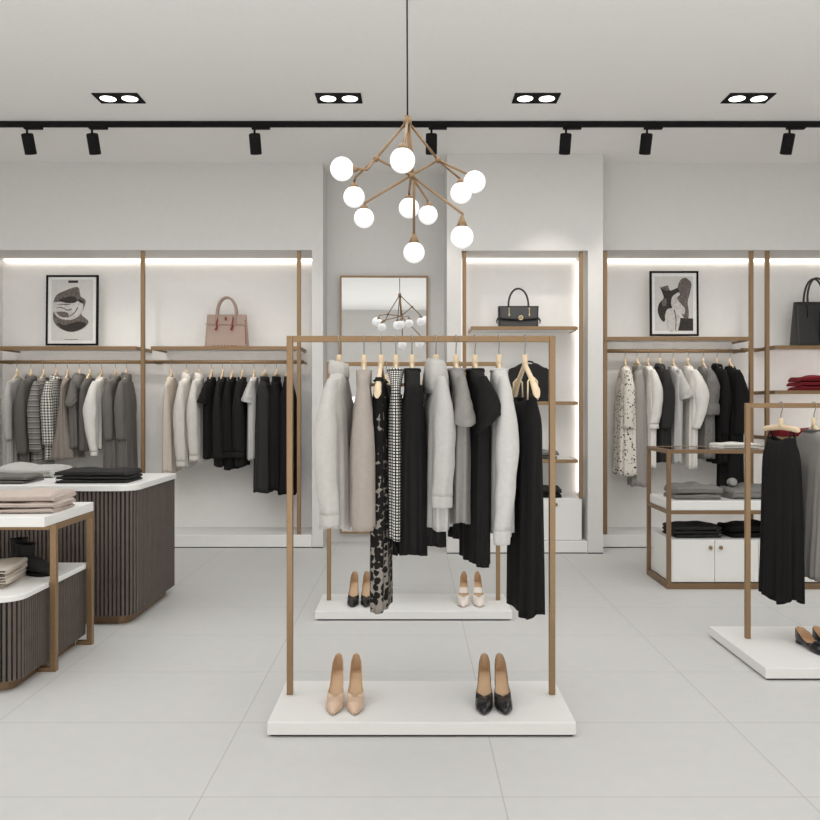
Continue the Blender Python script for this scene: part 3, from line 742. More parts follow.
# ------------------------------------------------------------------ shoes
def shoe(name, label, loc, rot, L, mat, heel=0.09, group=None, flat=False, deco=False, sock=None):
    t = thing(name, label, 'shoe', loc, math.radians(rot), group)
    wk = [(0, .0), (.02, .009), (.06, .0155), (.18, .023), (.38, .027), (.62, .039), (.78, .035), (.9, .021), (.97, .009), (1, .003)] if not flat else \
         [(0, .0), (.02, .012), (.06, .026), (.2, .032), (.4, .031), (.64, .041), (.8, .038), (.92, .026), (.98, .013), (1, .005)]
    hk = [(0, .066), (.2, .044), (.42, .024), (.56, .027), (.68, .036), (.8, .032), (.92, .020), (1, .008)] if not flat else \
         [(0, .058), (.15, .044), (.4, .024), (.52, .026), (.66, .042), (.8, .036), (.92, .022), (1, .010)]
    def zs(u):
        v = min(1, max(0, (u - 0.10) / 0.58)); return heel * (1 - v * v * (3 - 2 * v)) + 0.005
    def y(u): return L * (0.5 - u)
    rings = []; N = 40
    for i in range(N):
        u = i / (N - 1); w = lerp_keys(wk, u); h = lerp_keys(hk, u); z = zs(u)
        op = 1 - min(1, max(0, (u - 0.50) / 0.10)); op = op * op * (3 - 2 * op)
        r = []
        for q in range(25):
            s = -1 + q / 12.0; aq = abs(s); sg = 1 if s >= 0 else -1
            if aq < 0.3: r.append((sg * aq / 0.3 * w * 0.86, y(u), z)); continue
            k = (aq - 0.3) / 0.7
            xo_ = w * (0.86 + 0.14 * min(1, k * 3)) * (1 - 0.06 * k); zo_ = z + h * k
            xc_ = w * (0.86 + 0.14 * math.sin(k * PI / 2)) * math.cos(k * PI / 2) ** 0.75 if k < 0.999 else 0.0; zc_ = z + h * math.sin(k * PI / 2)
            r.append((sg * (xo_ * op + xc_ * (1 - op)), y(u) + (0.004 if i == 0 else 0), zo_ * op + zc_ * (1 - op)))
        rings.append(r)
    m = MB(); m.loft(rings, False); b = 0
    m.build('upper', [mat, 'lining'], t, solid=0.0016, solid_mat=1, weld=True)
    sr = []
    for i in range(24):
        u = 0.02 + 0.66 * i / 23; w = lerp_keys(wk, u) * 0.90; sr.append([(-w, y(u), zs(u) + 0.005), (0, y(u), zs(u) + 0.0042), (w, y(u), zs(u) + 0.005)])
    ins = MB().loft(sr, False).build('insole', 'lining', t)
    if sock:
        sr = [[(-lerp_keys(wk, u) * 0.95, y(u), zs(u) + 0.010), (0, y(u), zs(u) + 0.010), (lerp_keys(wk, u) * 0.95, y(u), zs(u) + 0.010)] for u in (0.30, 0.36, 0.42)]
        MB().loft(sr, False).build('insole_strap', sock, t)
    hr = []
    for i in range(10):
        f = i / 9; wz = max(0.0, (zs(0.10) - 0.002)) * (1 - f)
        rx = (0.012 * (1 - f) ** 1.6 + 0.005) if not flat else 0.024; ry = (0.018 * (1 - f) ** 1.6 + 0.005) if not flat else 0.027
        yc = y(0.10) + (0.004 * f if not flat else 0)
        hr.append([(rx * math.cos(2 * PI * k / 14), yc + ry * math.sin(2 * PI * k / 14), wz) for k in range(14)])
    MB().loft(hr, True, True, True).build('heel', mat, t)
    if deco:
        d = MB()
        for k in range(7): d.sphere((0.014 * math.cos(k * 0.9), y(0.66) + 0.012 * math.sin(k * 0.9), zs(.66) + 0.038), 0.005, 10, 8)
        d.sphere((0, y(0.66), zs(.66) + 0.042), 0.006, 10, 8)
        d.build('bow_ornament', 'steel' if False else mat, t)
    return t
def toe_heel(name, label, tx, ty, hx, Zt, zp, L, mat, group, **k):
    """toe tip pixel x at depth Zt, heel pixel x"""
    toe = Vector((WX(tx, Zt), Zt)); heel = Vector((WX(hx, Zt + L), Zt + L)); d = heel - toe
    ang = math.degrees(math.atan2(-(d.x), d.y)); mid = toe + d.normalized() * L / 2
    return shoe(name, label, (mid.x, mid.y, zp), ang, L, mat, group=group, **k)
ph = 0.0545
toe_heel('high_heel', 'nude pointed high heel shoe, left one of its pair on the front plinth', 332.5, 714, 339, 3.02, ph, 0.235, 'nude', 'nude heels on the front plinth')
toe_heel('high_heel', 'nude pointed high heel shoe, right one of its pair on the front plinth', 354.5, 714, 356.5, 3.02, ph, 0.235, 'nude', 'nude heels on the front plinth')
toe_heel('high_heel', 'black pointed high heel shoe, left one of its pair on the front plinth', 484, 714, 484.5, 3.02, ph, 0.235, 'patentblack', 'black heels on the front plinth')
toe_heel('high_heel', 'black pointed high heel shoe, right one of its pair on the front plinth', 506, 714, 499, 3.02, ph, 0.235, 'patentblack', 'black heels on the front plinth')
toe_heel('high_heel', 'black pointed heel left of the leopard dress on the back plinth', 352, 608, 355, 4.63, ph, 0.235, 'patentblack', 'black heels on the back plinth')
toe_heel('high_heel', 'black pointed heel half hidden behind the leopard dress hem', 366, 608, 367, 4.63, ph, 0.235, 'patentblack', 'black heels on the back plinth')
toe_heel('high_heel', 'ivory pointed heel, left one of its pair on the back plinth', 463, 609, 464, 4.63, ph, 0.235, 'ivory', 'ivory heels on the back plinth', sock='ivory')
toe_heel('high_heel', 'ivory pointed heel, right one of its pair on the back plinth', 480, 609, 477, 4.63, ph, 0.235, 'ivory', 'ivory heels on the back plinth', sock='ivory')
FL = dict(heel=0.012, flat=True, deco=True)
toe_heel('ballet_flat', 'black ballet flat, left one of its pair on the right plinth', 829, 650, 798, 3.72, ph, 0.25, 'patentblack', 'black flats on the right plinth', **FL)
toe_heel('ballet_flat', 'black ballet flat, right one of its pair cut off by the photo edge', 848, 650, 815, 3.73, ph, 0.25, 'patentblack', 'black flats on the right plinth', **FL)

def boot(label, loc, rot):
    t = thing('ankle_boot', label, 'boot', loc, math.radians(rot), 'black boots on the low unit')
    rings = []
    for i in range(22):
        u = i / 21; yy = 0.125 - 0.25 * u
        w = lerp_keys([(0, .022), (.12, .036), (.35, .036), (.65, .046), (.85, .042), (1, .016)], u); h = lerp_keys([(0, .07), (.3, .075), (.5, .065), (.7, .052), (.9, .042), (1, .022)], u)
        rings.append([(w * spow(math.cos(2 * PI * k / 20), .7), yy, 0.012 + h * (0.5 + 0.5 * spow(math.sin(2 * PI * k / 20), .8))) for k in range(20)])
    MB().loft(rings, True, True, True).build('foot', 'matteblack', t)
    sr = []
    for i in range(10):
        f_ = i / 9; s = 0.9 + 0.16 * f_
        sr.append([(0.038 * s * math.cos(2 * PI * k / 22), 0.068 + 0.052 * s * math.sin(2 * PI * k / 22), 0.05 + 0.085 * f_ + (0.003 * math.cos(4 * PI * k / 22) if i == 9 else 0)) for k in range(22)])
    MB().loft(sr).build('shaft', 'matteblack', t, solid=0.004)
    so = [[(p[0] * 1.05, p[1] * 1.02, z) for p in [(lerp_keys([(0, .022), (.12, .036), (.35, .036), (.65, .046), (.85, .042), (1, .016)], abs(((k / 24.0) * 2) % 2 - 1 if False else (k / 12.0 if k <= 12 else 2 - k / 12.0))) * (1 if k <= 12 else -1), 0.125 - 0.25 * (k / 12.0 if k <= 12 else 2 - k / 12.0), 0) for k in range(24)]] for z in (0, 0.014)]
    MB().loft(so, True, True, True).build('sole', 'black', t)
    return t
boot('matt black ankle boot nearer the brass leg on the low slatted unit', (WX(33, 3.86), 3.87, lz), 58)
boot('matt black ankle boot behind its pair on the low slatted unit', (WX(22, 4.0), 4.01, lz), 40)

# ------------------------------------------------------------------ right display cabinet
t = thing('display_cabinet', 'bronze framed display cabinet with white shelf and doors on the right', 'cabinet', (0, 0, 0))
dx0, dx1, dyf, dyb, dtz = 1.675, 3.20, 5.35, 5.80, WZ(449.5, 5.35); q = 0.013
mids = WX(751, 5.80)
for (xx, yy) in ((dx0, dyf), (dx0, dyb), (dx1, dyf), (dx1, dyb), (mids, dyb)):
    bx(xx - q, xx + q, yy - q, yy + q, 0.0, dtz).build('post', 'bronze', t, 0.002)
def frame_ring(z0, z1):
    for yy in (dyf, dyb): bx(dx0 + q, dx1 - q, yy - q, yy + q, z0, z1).build('frame_bar', 'bronze', t, 0.002)
    for xx in (dx0, dx1): bx(xx - q, xx + q, dyf + q, dyb - q, z0, z1).build('frame_bar', 'bronze', t, 0.002)
frame_ring(dtz - 0.026, dtz); frame_ring(0.0, 0.038); zm = WZ(501, 5.35)
frame_ring(zm - 0.085, zm - 0.062)
bx(dx0 + q, dx1 - q, dyf + q, dyb - q, dtz - 0.012, dtz - 0.002).build('glass_top', 'glass', t)
bx(dx0 + q * 0.3, dx1 - q * 0.3, dyf - q * 0.5, dyb + q, zm - 0.061, zm).build('shelf', 'white', t, 0.003)
zb = WZ(540, 5.35)
bx(dx0 + q + 0.002, dx1 - q - 0.002, dyf + 0.022, dyb - q - 0.002, 0.040, zb).build('carcass', 'white', t, 0.003)
dw = 0.2855
for k in range(5):
    a = dx0 + q + 0.004 + dw * k; b = min(a + dw - 0.003, dx1 - q - 0.004)
    d = bx(a, b, dyf + 0.002, dyf + 0.021, 0.044, zb - 0.001).build('door', 'white', t, 0.002)
    kx = b - 0.028 if k % 2 == 0 else a + 0.036
    MB().sphere((kx, dyf - 0.008, WZ(547.5, 5.35)), 0.0125).build('knob', 'brass', d)
stack(['grey folded trousers, lower of two on the bronze cabinet left shelf side', 'grey folded trousers, upper of two on the bronze cabinet left shelf side'],
      WX(693, 5.52), 5.54, zm, 0.31, 0.26, [0.035, 0.052], ['greyfold', 'greyfold'], 61, 0, 'grey trousers on the cabinet shelf')
folded('grey folded jacket behind the brass post on the cabinet shelf', WX(750, 5.55), 5.56, zm, 0.34, 0.26, 0.075, 'greyfold', 66, 2, None, 'folded jacket', 'folded_jacket')
o = thing('rolled_scarf', 'small pale grey rolled scarf lying on the grey folded jacket', 'scarf', (WX(732, 5.6), 5.6, zm + 0.072))
m = MB(); m.tube([(-0.005 + 0.002 * k, -0.05 + 0.02 * k, 0.028 + 0.004 * math.sin(k)) for k in range(6)], [0.020, 0.026, 0.027, 0.026, 0.027, 0.022], 14); m.build('scarf_roll', 'lightgrey', o)
stack(['charcoal folded jeans, bottom of the left stack on the white cabinet doors', 'charcoal folded jeans, middle of the left stack on the white cabinet', 'charcoal folded jeans, topmost of the left stack on the white cabinet'],
      WX(693, 5.53), 5.55, zb, 0.32, 0.27, [0.024, 0.024, 0.030], ['darkfold'] * 3, 71, 0, 'charcoal jeans in the cabinet')
stack(['black folded jeans, lower of the right stack in the cabinet', 'black folded jeans, upper of the right stack in the cabinet'],
      WX(748, 5.55), 5.55, zb, 0.32, 0.26, [0.036, 0.046], ['black'] * 2, 81, 2, 'black jeans in the cabinet')
stack(['white folded shirt, lower one on the glass top of the cabinet', 'white folded shirt, upper one on the glass top of the cabinet'],
      WX(735, 5.60), 5.60, dtz - 0.001, 0.27, 0.22, [0.014, 0.018], ['white_cloth'] * 2, 91, 2, 'white shirts on the cabinet')

# red stacks on the right wall shelves
stack(['dark red folded sweater, bottom of the stack on the right wall shelf', 'dark red folded sweater, middle of the stack on the right wall shelf', 'dark red folded sweater, topmost of the stack on the right wall shelf'],
      WX(816, 7.05), 7.06, zs4b, 0.38, 0.26, [0.038, 0.036, 0.046], ['red'] * 3, 101, 0, 'red sweaters on the right wall shelf')
folded('dark red folded sweater on the lowest shelf, seen above the black dress', WX(793, 7.05), 7.06, zs4c, 0.34, 0.26, 0.06, 'red', 111, 0, None, 'folded clothes')
# niche
stack(['black folded garment, lower one on the white niche cabinet', 'black folded garment, upper one on the white niche cabinet'],
      WX(536, 6.8), 6.80, CAB_TOP, 0.40, 0.22, [0.036, 0.045], ['black', 'darkfold'], 121, 0, 'black folds on the niche cabinet')
stack(['grey folded scarf, lower one on the lowest niche shelf', 'pale folded scarf, upper one on the lowest niche shelf'],
      WX(541, 6.8), 6.80, zn[2] + 0.001, 0.26, 0.2, [0.028, 0.034], ['charcoal', 'greyfold'], 131, 0, 'scarves on the niche shelf')

# ------------------------------------------------------------------ bags
def rrect(w, d, r, z, n=6, sag=0):
    pts = []
    for (cx, cy, a0) in ((w / 2 - r, d / 2 - r, 0), (-w / 2 + r, d / 2 - r, PI / 2), (-w / 2 + r, -d / 2 + r, PI), (w / 2 - r, -d / 2 + r, 1.5 * PI)):
        for i in range(n + 1):
            a = a0 + PI / 2 * i / n; pts.append((cx + r * math.cos(a), cy + r * math.sin(a), z))
    return pts
def bag(name, label, loc, wb, wt, d, h, hw, hh, mat, rot=0, two=True, hr=0.008):
    t = thing(name, label, 'handbag', loc, math.radians(rot))
    rings = []
    for i in range(13):
        f_ = i / 12; w = wb + (wt - wb) * f_; dd = d * (1 - 0.62 * f_)
        rings.append(rrect(w, dd, min(0.02, dd * 0.3), h * f_))
    rings = [rrect(wb - 0.02, d - 0.02, 0.015, 0.0)] + [[(p[0], p[1], p[2] + 0.006) if i == 0 else p for p in r] for i, r in enumerate(rings)]
    MB().loft(rings, True, True, True).build('bag_body', mat, t)
    for s in ((-1, 1) if two else (-1,)):
        yo = s * d * 0.20
        pth = [(-hw, yo * 1.25, h * 0.72), (-hw, yo * 1.1, h)] + [(-hw * math.cos(PI * k / 16) , yo * (1 - 0.25 * math.sin(PI * k / 16)), h + hh * math.sin(PI * k / 16) ** 0.9) for k in range(1, 16)] + [(hw, yo * 1.1, h), (hw, yo * 1.25, h * 0.72)]
        MB().tube(pth, hr, 10).build('handle', mat, t)
    return t
zb1 = zsl + 0.001
bg = bag('tote_bag', 'blush woven tote bag with red stitching on the left wall shelf', (WX(226.5, 7.08), 7.10, zb1), 0.365, 0.340, 0.13, 0.285, 0.083, 0.150, 'bagpink', 0, True, 0.010)
for px in (217.5, 233): 
    MB().tube([(WX(px, 7.08) - WX(226.5, 7.08) + o_, -0.066 + 0.05 * f_ * 0.8, 0.15 + 0.115 * f_) for (f_, o_) in ((0, -0.006), (0.25, 0.004), (0.5, -0.002), (0.75, 0.004), (1, 0.002))], [0.010, 0.008, 0.007, 0.006, 0.005], 8).build('tassel', 'redtrim', bg)
bx(-0.178, 0.178, -0.052, -0.046, 0.198, 0.203).build('top_seam', 'bagpink', bg)
bx(-0.010, 0.006, -0.041, -0.034, 0.235, 0.262).build('red_tab', 'redtrim', bg)
st_ = MB()
for k in range(7): st_.box(-0.10 + 0.03 * k, -0.088 + 0.03 * k, -0.0665, -0.062, 0.010, 0.016)
for k in range(9): st_.box(0.172 - 0.0015 * k, 0.178 - 0.0015 * k, -0.062 + 0.0035 * k, -0.056 + 0.0035 * k, 0.03 + 0.024 * k, 0.046 + 0.024 * k)
st_.build('red_stitching', 'redtrim', bg)

bg = bag('satchel_bag', 'black leather satchel with flap and gold clasp on the top niche shelf', (WX(518, 6.8), 6.80, zn[0] + 0.001), 0.325, 0.335, 0.13, 0.172, 0.083, 0.150, 'bagblack', 0, False, 0.008)
fl = MB(); rg = []
for i in range(9):
    f_ = i / 8; rg.append([(x_ * (0.165 - 0.008 * f_), -0.030 - 0.030 * f_ - 0.006, 0.174 - 0.105 * f_ - (0.010 * (1 - x_ * x_) * f_)) for x_ in [-1 + k / 10 for k in range(21)]])
fl.loft(rg, False); fl.build('flap', 'bagblack', bg, solid=0.006)
m = MB(); m.tube([(0.014 + 0.016 * math.cos(2 * PI * k / 18), -0.073, 0.075 + 0.016 * math.sin(2 * PI * k / 18)) for k in range(18)], 0.005, 8, closed=True); m.sphere((0.014, -0.070, 0.075), 0.008, 12, 8); m.build('clasp', 'gold', bg)
for sx in (-0.080, 0.086):
    m = MB(); m.sphere((sx, -0.046, 0.152), 0.008, 12, 8); m.sphere((sx, -0.062, 0.100), 0.008, 12, 8, sc=(1, 1, 1.7)); m.tube([(sx, -0.050, 0.145), (sx, -0.060, 0.11)], 0.004, 8); m.build('gold_stud', 'gold', bg)
for s in (-1, 1):
    m = MB(); m.tube([(s * 0.165, -0.02, 0.08), (s * 0.180, -0.03, 0.055), (s * 0.176, -0.03, 0.03)], [0.008, 0.007, 0.003], 8); m.build('side_strap', 'bagblack', bg)

bg = bag('large_tote_bag', 'tall black leather tote on the top right wall shelf', (WX(817, 7.05), 7.08, zs4 + 0.001), 0.385, 0.365, 0.17, 0.385, 0.085, 0.205, 'bagblack', 0, True, 0.009)
bx(-0.0025, 0.0025, -0.088, -0.078, 0.02, 0.30).build('centre_seam', 'black', bg)
for s in (-1, 1): bx(s * 0.085 - 0.010, s * 0.085 + 0.010, -0.066, -0.046, 0.25, 0.335).build('handle_tab', 'bagblack', bg)

# boxy black bag on the second niche shelf: sloping shoulders and a raised collar, a thin handle strap
t = thing('boxy_bag', 'boxy black bag with sloping shoulders on the second niche shelf', 'handbag', (WX(528.5, 6.8), 6.80, zn[1] + 0.001))
def prof(s): return lerp_keys([(-1, 0.262), (-0.86, 0.278), (-0.28, 0.318), (-0.15, 0.310), (0.15, 0.310), (0.28, 0.318), (0.86, 0.278), (1, 0.262)], s)
rg = []
for i in range(29):
    s = -1 + i / 14; hh = prof(s); xx = 0.165 * s; dd = 0.055
    rg.append([(xx * (0.96 if z0 else 1.0), yy, zz) for (yy, zz, z0) in ((-dd, 0.0, 1), (-dd, hh * 0.5, 0), (-dd * 0.8, hh * 0.96, 0), (-dd * 0.5, hh, 0), (dd * 0.5, hh, 0), (dd * 0.8, hh * 0.96, 0), (dd, hh * 0.5, 0), (dd, 0.0, 1))])
MB().loft(rg, True, True, True, smooth=False).build('bag_body', 'matteblack', t, 0.006)
MB().tube([(-0.045, 0, 0.312), (-0.03, 0, 0.328), (0, 0, 0.332), (0.03, 0, 0.328), (0.045, 0, 0.312)], 0.007, 8).build('carry_loop', 'matteblack', t)

# ------------------------------------------------------------------ framed prints
def picture(label, px0, px1, py0, py1, Z, lean, art):
    w = (px1 - px0) * Z / F; h = (py1 - py0) * Z / F
    t = thing('framed_print', label, 'picture', (WX((px0 + px1) / 2, Z), Z, WZ(py1, Z))); t.rotation_euler = (math.radians(-lean), 0, 0)
    e = MB(); b = 0.016
    e.box(-w / 2, w / 2, -0.012, 0.012, 0, b).box(-w / 2, w / 2, -0.012, 0.012, h - b, h).box(-w / 2, -w / 2 + b, -0.012, 0.012, b, h - b).box(w / 2 - b, w / 2, -0.012, 0.012, b, h - b)
    e.build('frame', 'black', t, 0.001)
    bx(-w / 2 + b, w / 2 - b, -0.002, 0.006, b, h - b).build('mat_board', 'paper', t)
    m = MB(); lay = [0]
    def poly(pts, mat, smooth=True):
        P = [Vector((p[0], p[1], 0)) for p in pts]
        if smooth:
            Q = []; n = len(P)
            for i in range(n):
                p0, p1, p2, p3 = P[i - 1], P[i], P[(i + 1) % n], P[(i + 2) % n]
                for s in (0, .25, .5, .75): Q.append(0.5 * ((2 * p1) + (p2 - p0) * s + (2 * p0 - 5 * p1 + 4 * p2 - p3) * s * s + (3 * p1 - p0 - 3 * p2 + p3) * s ** 3))
            P = Q
        lay[0] += 1; yv = -0.0025 - 0.00025 * lay[0]; bI = len(m.v)
        m.v += [((p.x - 0.5) * w, yv, (1 - p.y) * h) for p in P]
        m.face(list(range(bI, bI + len(P)))[::-1], mat)
    art(poly); m.build('print', ['printgrey', 'ink1', 'ink2', 'ink3'], t)
def art1(p):   # stacked rock-and-shell photograph, coordinates 0..1 from the frame's top left
    p([(.10, .06), (.90, .06), (.90, .93), (.10, .93)], 0, False)
    p([(.42, .075), (.61, .075), (.61, .11), (.42, .11)], 1, False)
    p([(.14, .38), (.20, .28), (.36, .22), (.55, .17), (.63, .19), (.66, .30), (.76, .36), (.72, .48), (.68, .56), (.80, .64), (.80, .70), (.66, .78), (.48, .81), (.30, .77), (.18, .70), (.13, .60), (.15, .48)], 2)
    p([(.14, .40), (.22, .38), (.44, .38), (.60, .37), (.71, .42), (.69, .52), (.60, .60), (.44, .64), (.26, .61), (.16, .54)], 3)
    p([(.24, .36), (.36, .31), (.56, .31), (.58, .38), (.46, .40), (.32, .385)], 1)
    p([(.60, .34), (.70, .36), (.73, .385), (.66, .395)], 1)
    p([(.22, .68), (.36, .71), (.50, .68), (.66, .66), (.78, .70), (.62, .78), (.46, .80), (.32, .77)], 1)
    p([(.17, .36), (.24, .28), (.40, .24), (.55, .20), (.58, .27), (.44, .30), (.28, .34)], 2)
    p([(.17, .47), (.30, .455), (.42, .49), (.55, .46), (.68, .47), (.55, .475), (.42, .505), (.30, .47)], 2)
    p([(.50, .44), (.66, .44), (.66, .52), (.58, .58), (.52, .53)], 0)
    p([(.20, .53), (.36, .52), (.44, .56), (.40, .60), (.28, .59)], 2)
    p([(.60, .46), (.62, .46), (.54, .55), (.42, .60), (.41, .595), (.53, .54)], 1)
    p([(.20, .42), (.36, .41), (.48, .42), (.36, .425)], 2)
    p([(.36, .912), (.62, .912), (.62, .918), (.36, .918)], 2, False)
def art2(p):   # draped cloth among dark timber
    p([(.10, .08), (.89, .08), (.89, .92), (.10, .92)], 0, False)
    p([(.59, .72), (.89, .73), (.89, .92), (.56, .92)], 1, False)
    p([(.62, .15), (.72, .10), (.80, .13), (.86, .20), (.82, .36), (.78, .48), (.80, .62), (.79, .72), (.70, .72), (.62, .60), (.56, .45), (.56, .30)], 2)
    p([(.21, .24), (.26, .26), (.37, .22), (.42, .30), (.58, .26), (.60, .36), (.48, .44), (.46, .56), (.34, .66), (.30, .78), (.22, .74), (.16, .62), (.19, .50), (.28, .42), (.26, .34)], 1)
    p([(.24, .25), (.36, .23), (.40, .29), (.32, .30)], 2)
    p([(.25, .46), (.33, .42), (.34, .52), (.26, .54)], 2)
    p([(.46, .40), (.58, .33), (.62, .36), (.56, .42), (.66, .52), (.72, .58), (.70, .67), (.60, .62), (.50, .58), (.44, .52)], 3)
    p([(.36, .59), (.48, .58), (.56, .66), (.55, .78), (.50, .92), (.38, .92), (.32, .76), (.31, .68)], 3)
    p([(.54, .68), (.61, .68), (.62, .76), (.57, .92), (.51, .92), (.55, .78)], 3)
    p([(.49, .60), (.52, .62), (.545, .74), (.53, .90), (.515, .90), (.525, .74)], 2)
    p([(.40, .62), (.415, .62), (.425, .78), (.41, .90), (.40, .90), (.41, .76)], 0)
picture('black framed print of a dark rounded stone shape on the left wall shelf', 46, 98, 275, 345.5, 7.16, 1.2, art1)
picture('black framed print of pale cloth over dark timber on the right wall shelf', 650, 698.5, 271, 336, 7.16, 1.2, art2)

# ------------------------------------------------------------------ chandelier
t = thing('globe_chandelier', 'brass branching chandelier with ten white glass globes hanging in the middle', 'chandelier', (WX(407, 4.0), 4.0, 0))
ox = WX(407, 4.0)
def CP(px, py, Z): return Vector((WX(px, Z) - ox, Z - 4.0, WZ(py, Z)))
hub = CP(407.5, 121, 4.0)
MB().tube([(0, 0, H - 0.03), (hub.x, hub.y, hub.z)], 0.004, 10).build('cord', 'black', t)
MB().tube([(0, 0, H - 0.03), (0, 0, H)], 0.05, 24).build('ceiling_rose', 'black', t)
m = MB(); m.tube([hub + Vector((0, 0, 0.022)), hub + Vector((0, 0, -0.020))], [0.017, 0.022], 16); m.build('hub', 'brass', t)
cen = CP(411, 175.5, 4.0); jl = CP(376, 158.5, 3.85); jr = CP(438, 160, 4.1)
glo = [(342, 169, 11.8), (402.5, 160.5, 12.6), (354, 197, 10.6), (364, 218, 10.0), (409, 208, 10.2), (428, 215, 9.6), (414, 252.5, 10.6), (462, 237, 11.4), (461, 193, 10.6), (474.5, 182, 11.0)]
GP = [(CP(x, y, 4.0 + (10.8 - r) * 0.26), r * (4.0 + (10.8 - r) * 0.26) / F) for x, y, r in glo]
def link(*pts, r=0.0062, name='arm'): MB().tube(pts, r, 10).build(name, 'brass', t)
link(hub, jl); link(hub, jr); link(hub, cen, r=0.009); link(hub + Vector((0.01, -0.01, 0)), CP(413, 176, 4.0))
for j in (jl, jr, cen): MB().sphere(j, 0.016, 16, 10).build('joint', 'brass', t)
def top(i, up=0.0): g, r = GP[i]; return g + Vector((0, 0, r + up))
link(jl, jl.lerp(top(2, 0.04), 0.92), top(2, 0.02)); link(jl, cen); link(cen, CP(463, 214, GP[7][0].y + 4.0), top(7, 0.02))
link(jr, CP(463, 181, GP[8][0].y + 4.0), top(8, 0.015)); link(jr, cen); link(cen, CP(364.5, 203, GP[3][0].y + 4.0), top(3, 0.015))
link(hub, CP(403, 150, GP[1][0].y + 4.0), top(1, 0.0)); link(cen, top(4, 0.015)); link(cen, CP(427.5, 200, GP[5][0].y + 4.0), top(5, 0.015)); link(hub, CP(414, 178, 4.0), top(6, 0.02))
g, r = GP[0]; link(jl, g + Vector((r + 0.06, 0.01, 0)), g + Vector((r, 0, 0)))
g9, r9 = GP[9]; link(jr, g9 + Vector((-r9 * 0.6, 0, r9 * 0.7)))
for i, (g, r) in enumerate(GP):
    go = MB().sphere(g, r, 36, 24).build('globe', 'globe', t)
    if i == 0: MB().tube([g + Vector((r * 0.9, 0, 0)), g + Vector((r + 0.02, 0, 0))], [r * 0.35, 0.010], 16).build('globe_cap', 'brass', t)
    elif i != 9:
        hc = 0.045 if i in (6, 7) else 0.02
        MB().tube([g + Vector((0, 0, r * 0.86)), g + Vector((0, 0, r + hc * 0.5)), g + Vector((0, 0, r + hc))], [r * 0.52, r * 0.3, 0.008], 18).build('globe_cap', 'brass', t)

# ------------------------------------------------------------------ ceiling lights
for i, (px, lb) in enumerate(((119, 'leftmost'), (339, 'second from left'), (536, 'third from left'), (748, 'rightmost'))):
    t = thing('ceiling_downlight', 'black rectangular twin recessed downlight, %s of four on the ceiling' % lb, 'downlight', (WX(px, 5.42), 5.42, H), 0, 'recessed twin downlights')
    a, b = 0.150, 0.088
    e = MB(); e.box(-a, a, -b, b, -0.006, 0); e.build('frame', 'black', t, 0.001)
    for s in (-1, 1):
        l = MB(); pass
        l = MB().loft([[(s * 0.072 + r_ * math.cos(2 * PI * k / 30), 0.0 + r_ * math.sin(2 * PI * k / 30), z_) for k in range(30)] for r_, z_ in ((0.052, -0.0061), (0.050, -0.008), (0.025, -0.010), (0.001, -0.0105))])
        l.build('lamp', 'lamp', t)
t = thing('lighting_track', 'long black lighting track running across the ceiling', 'lighting track', (0, 5.88, H))
bx(XL + 0.3, XR - 0.3, -0.02, 0.02, -0.034, 0).build('track_bar', 'black', t)
SPX = (27, 92, 254.5, 431.5, 566, 647, 789.5)
names = ('first from the left on the ceiling track', 'second from the left on the ceiling track', 'third from the left, between the two left wall rails', 'just right of the chandelier cord', 'fifth from the left, above the middle niche', 'sixth from the left, above the speckled dress', 'last on the right of the ceiling track')
spot0 = None
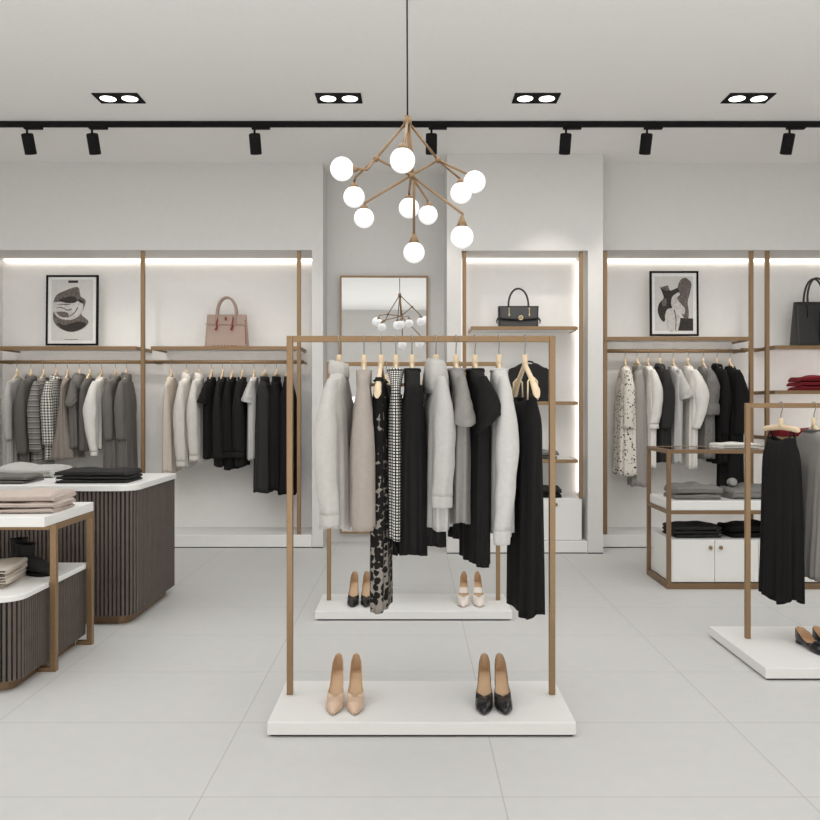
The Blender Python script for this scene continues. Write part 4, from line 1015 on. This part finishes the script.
for px, nm in zip(SPX, names):
    x = WX(px, 5.88)
    if spot0 is None:
        t = thing('track_spotlight', '', 'spotlight')
        bx(-0.02, 0.11, -0.018, 0.018, -0.018, 0).build('adapter', 'black', t, 0.002)
        MB().tube([(0, 0, -0.016), (0, 0, -0.062)], 0.008, 12).build('neck', 'black', t)
        hd = Vector((0, 0, -0.05)); ax = Vector((0, math.sin(0.45), -math.cos(0.45)))
        m = MB(); p0 = hd - ax * 0.0; p1 = hd + ax * 0.142
        m.tube([p0, p0 + ax * 0.006, p1], [0.036, 0.041, 0.041], 24); m.tube([p1 - ax * 0.002, p1 + ax * 0.0015], 0.030, 20, mat=1); m.build('lamp_head', ['black', 'lamp'], t)
        spot0 = t
    else: t = copy_tree(spot0)
    t.location = (x, 5.88, H - 0.034); t['label'] = 'black cylindrical spotlight, ' + nm; t['group'] = 'spotlights on the track'
    ld = bpy.data.lights.new('spot_beam', 'SPOT'); ld.energy = 15; ld.spot_size = math.radians(62); ld.spot_blend = 0.8; ld.color = (1, 0.95, 0.88); ld.shadow_soft_size = 0.03
    lo = bpy.data.objects.new('spot_beam', ld); COL.objects.link(lo); lo.location = (x, 5.88 + 0.10, H - 0.034 - 0.235)
    lo.rotation_euler = (math.radians(32), 0, 0)

# ------------------------------------------------------------------ lights
LP = (108, 126, 88)
def area(name, loc, rot, sx, sy, e, col=(0.985, 0.992, 1.0)):
    ld = bpy.data.lights.new(name, 'AREA'); ld.shape = 'RECTANGLE'; ld.size = sx; ld.size_y = sy; ld.energy = e; ld.color = col
    o = bpy.data.objects.new(name, ld); COL.objects.link(o); o.location = loc; o.rotation_euler = [math.radians(a) for a in rot]; return o
area('overhead_fill', (0, 3.7, H - 0.03), (0, 0, 0), 7.5, 3.6, LP[0])  # unseen overhead fill, added for even light on the room
area('upward_fill', (0, -0.2, 0.22), (180, 0, 0), 8.5, 5.4, LP[1])  # unseen upward fill, added to brighten the ceiling
area('front_fill', (0, YB + 0.05, 0.72), (90, 0, 0), 8.0, 1.3, LP[2])  # unseen fill added behind the camera in place of storefront daylight
w = bpy.data.worlds.new('world'); scene.world = w; w.use_nodes = True
w.node_tree.nodes['Background'].inputs[0].default_value = (1, 1, 1, 1); w.node_tree.nodes['Background'].inputs[1].default_value = 0.3

cam = bpy.data.cameras.new('camera'); co = bpy.data.objects.new('camera', cam); COL.objects.link(co)
co.location = (0, 0, EYE); co.rotation_euler = (PI / 2, 0, 0)
cam.sensor_width = 36; cam.lens = 36 * F / 820
cam.shift_x = -(CX - 410) / 820; cam.shift_y = -(410 - CY) / 820
cam.clip_start = 0.05
scene.camera = co
scene.view_settings.view_transform = 'Standard'
scene.view_settings.look = 'None'
scene.view_settings.exposure = 0.0
scene.cycles.use_denoising = True
scene.cycles.max_bounces = 10
scene.cycles.diffuse_bounces = 6
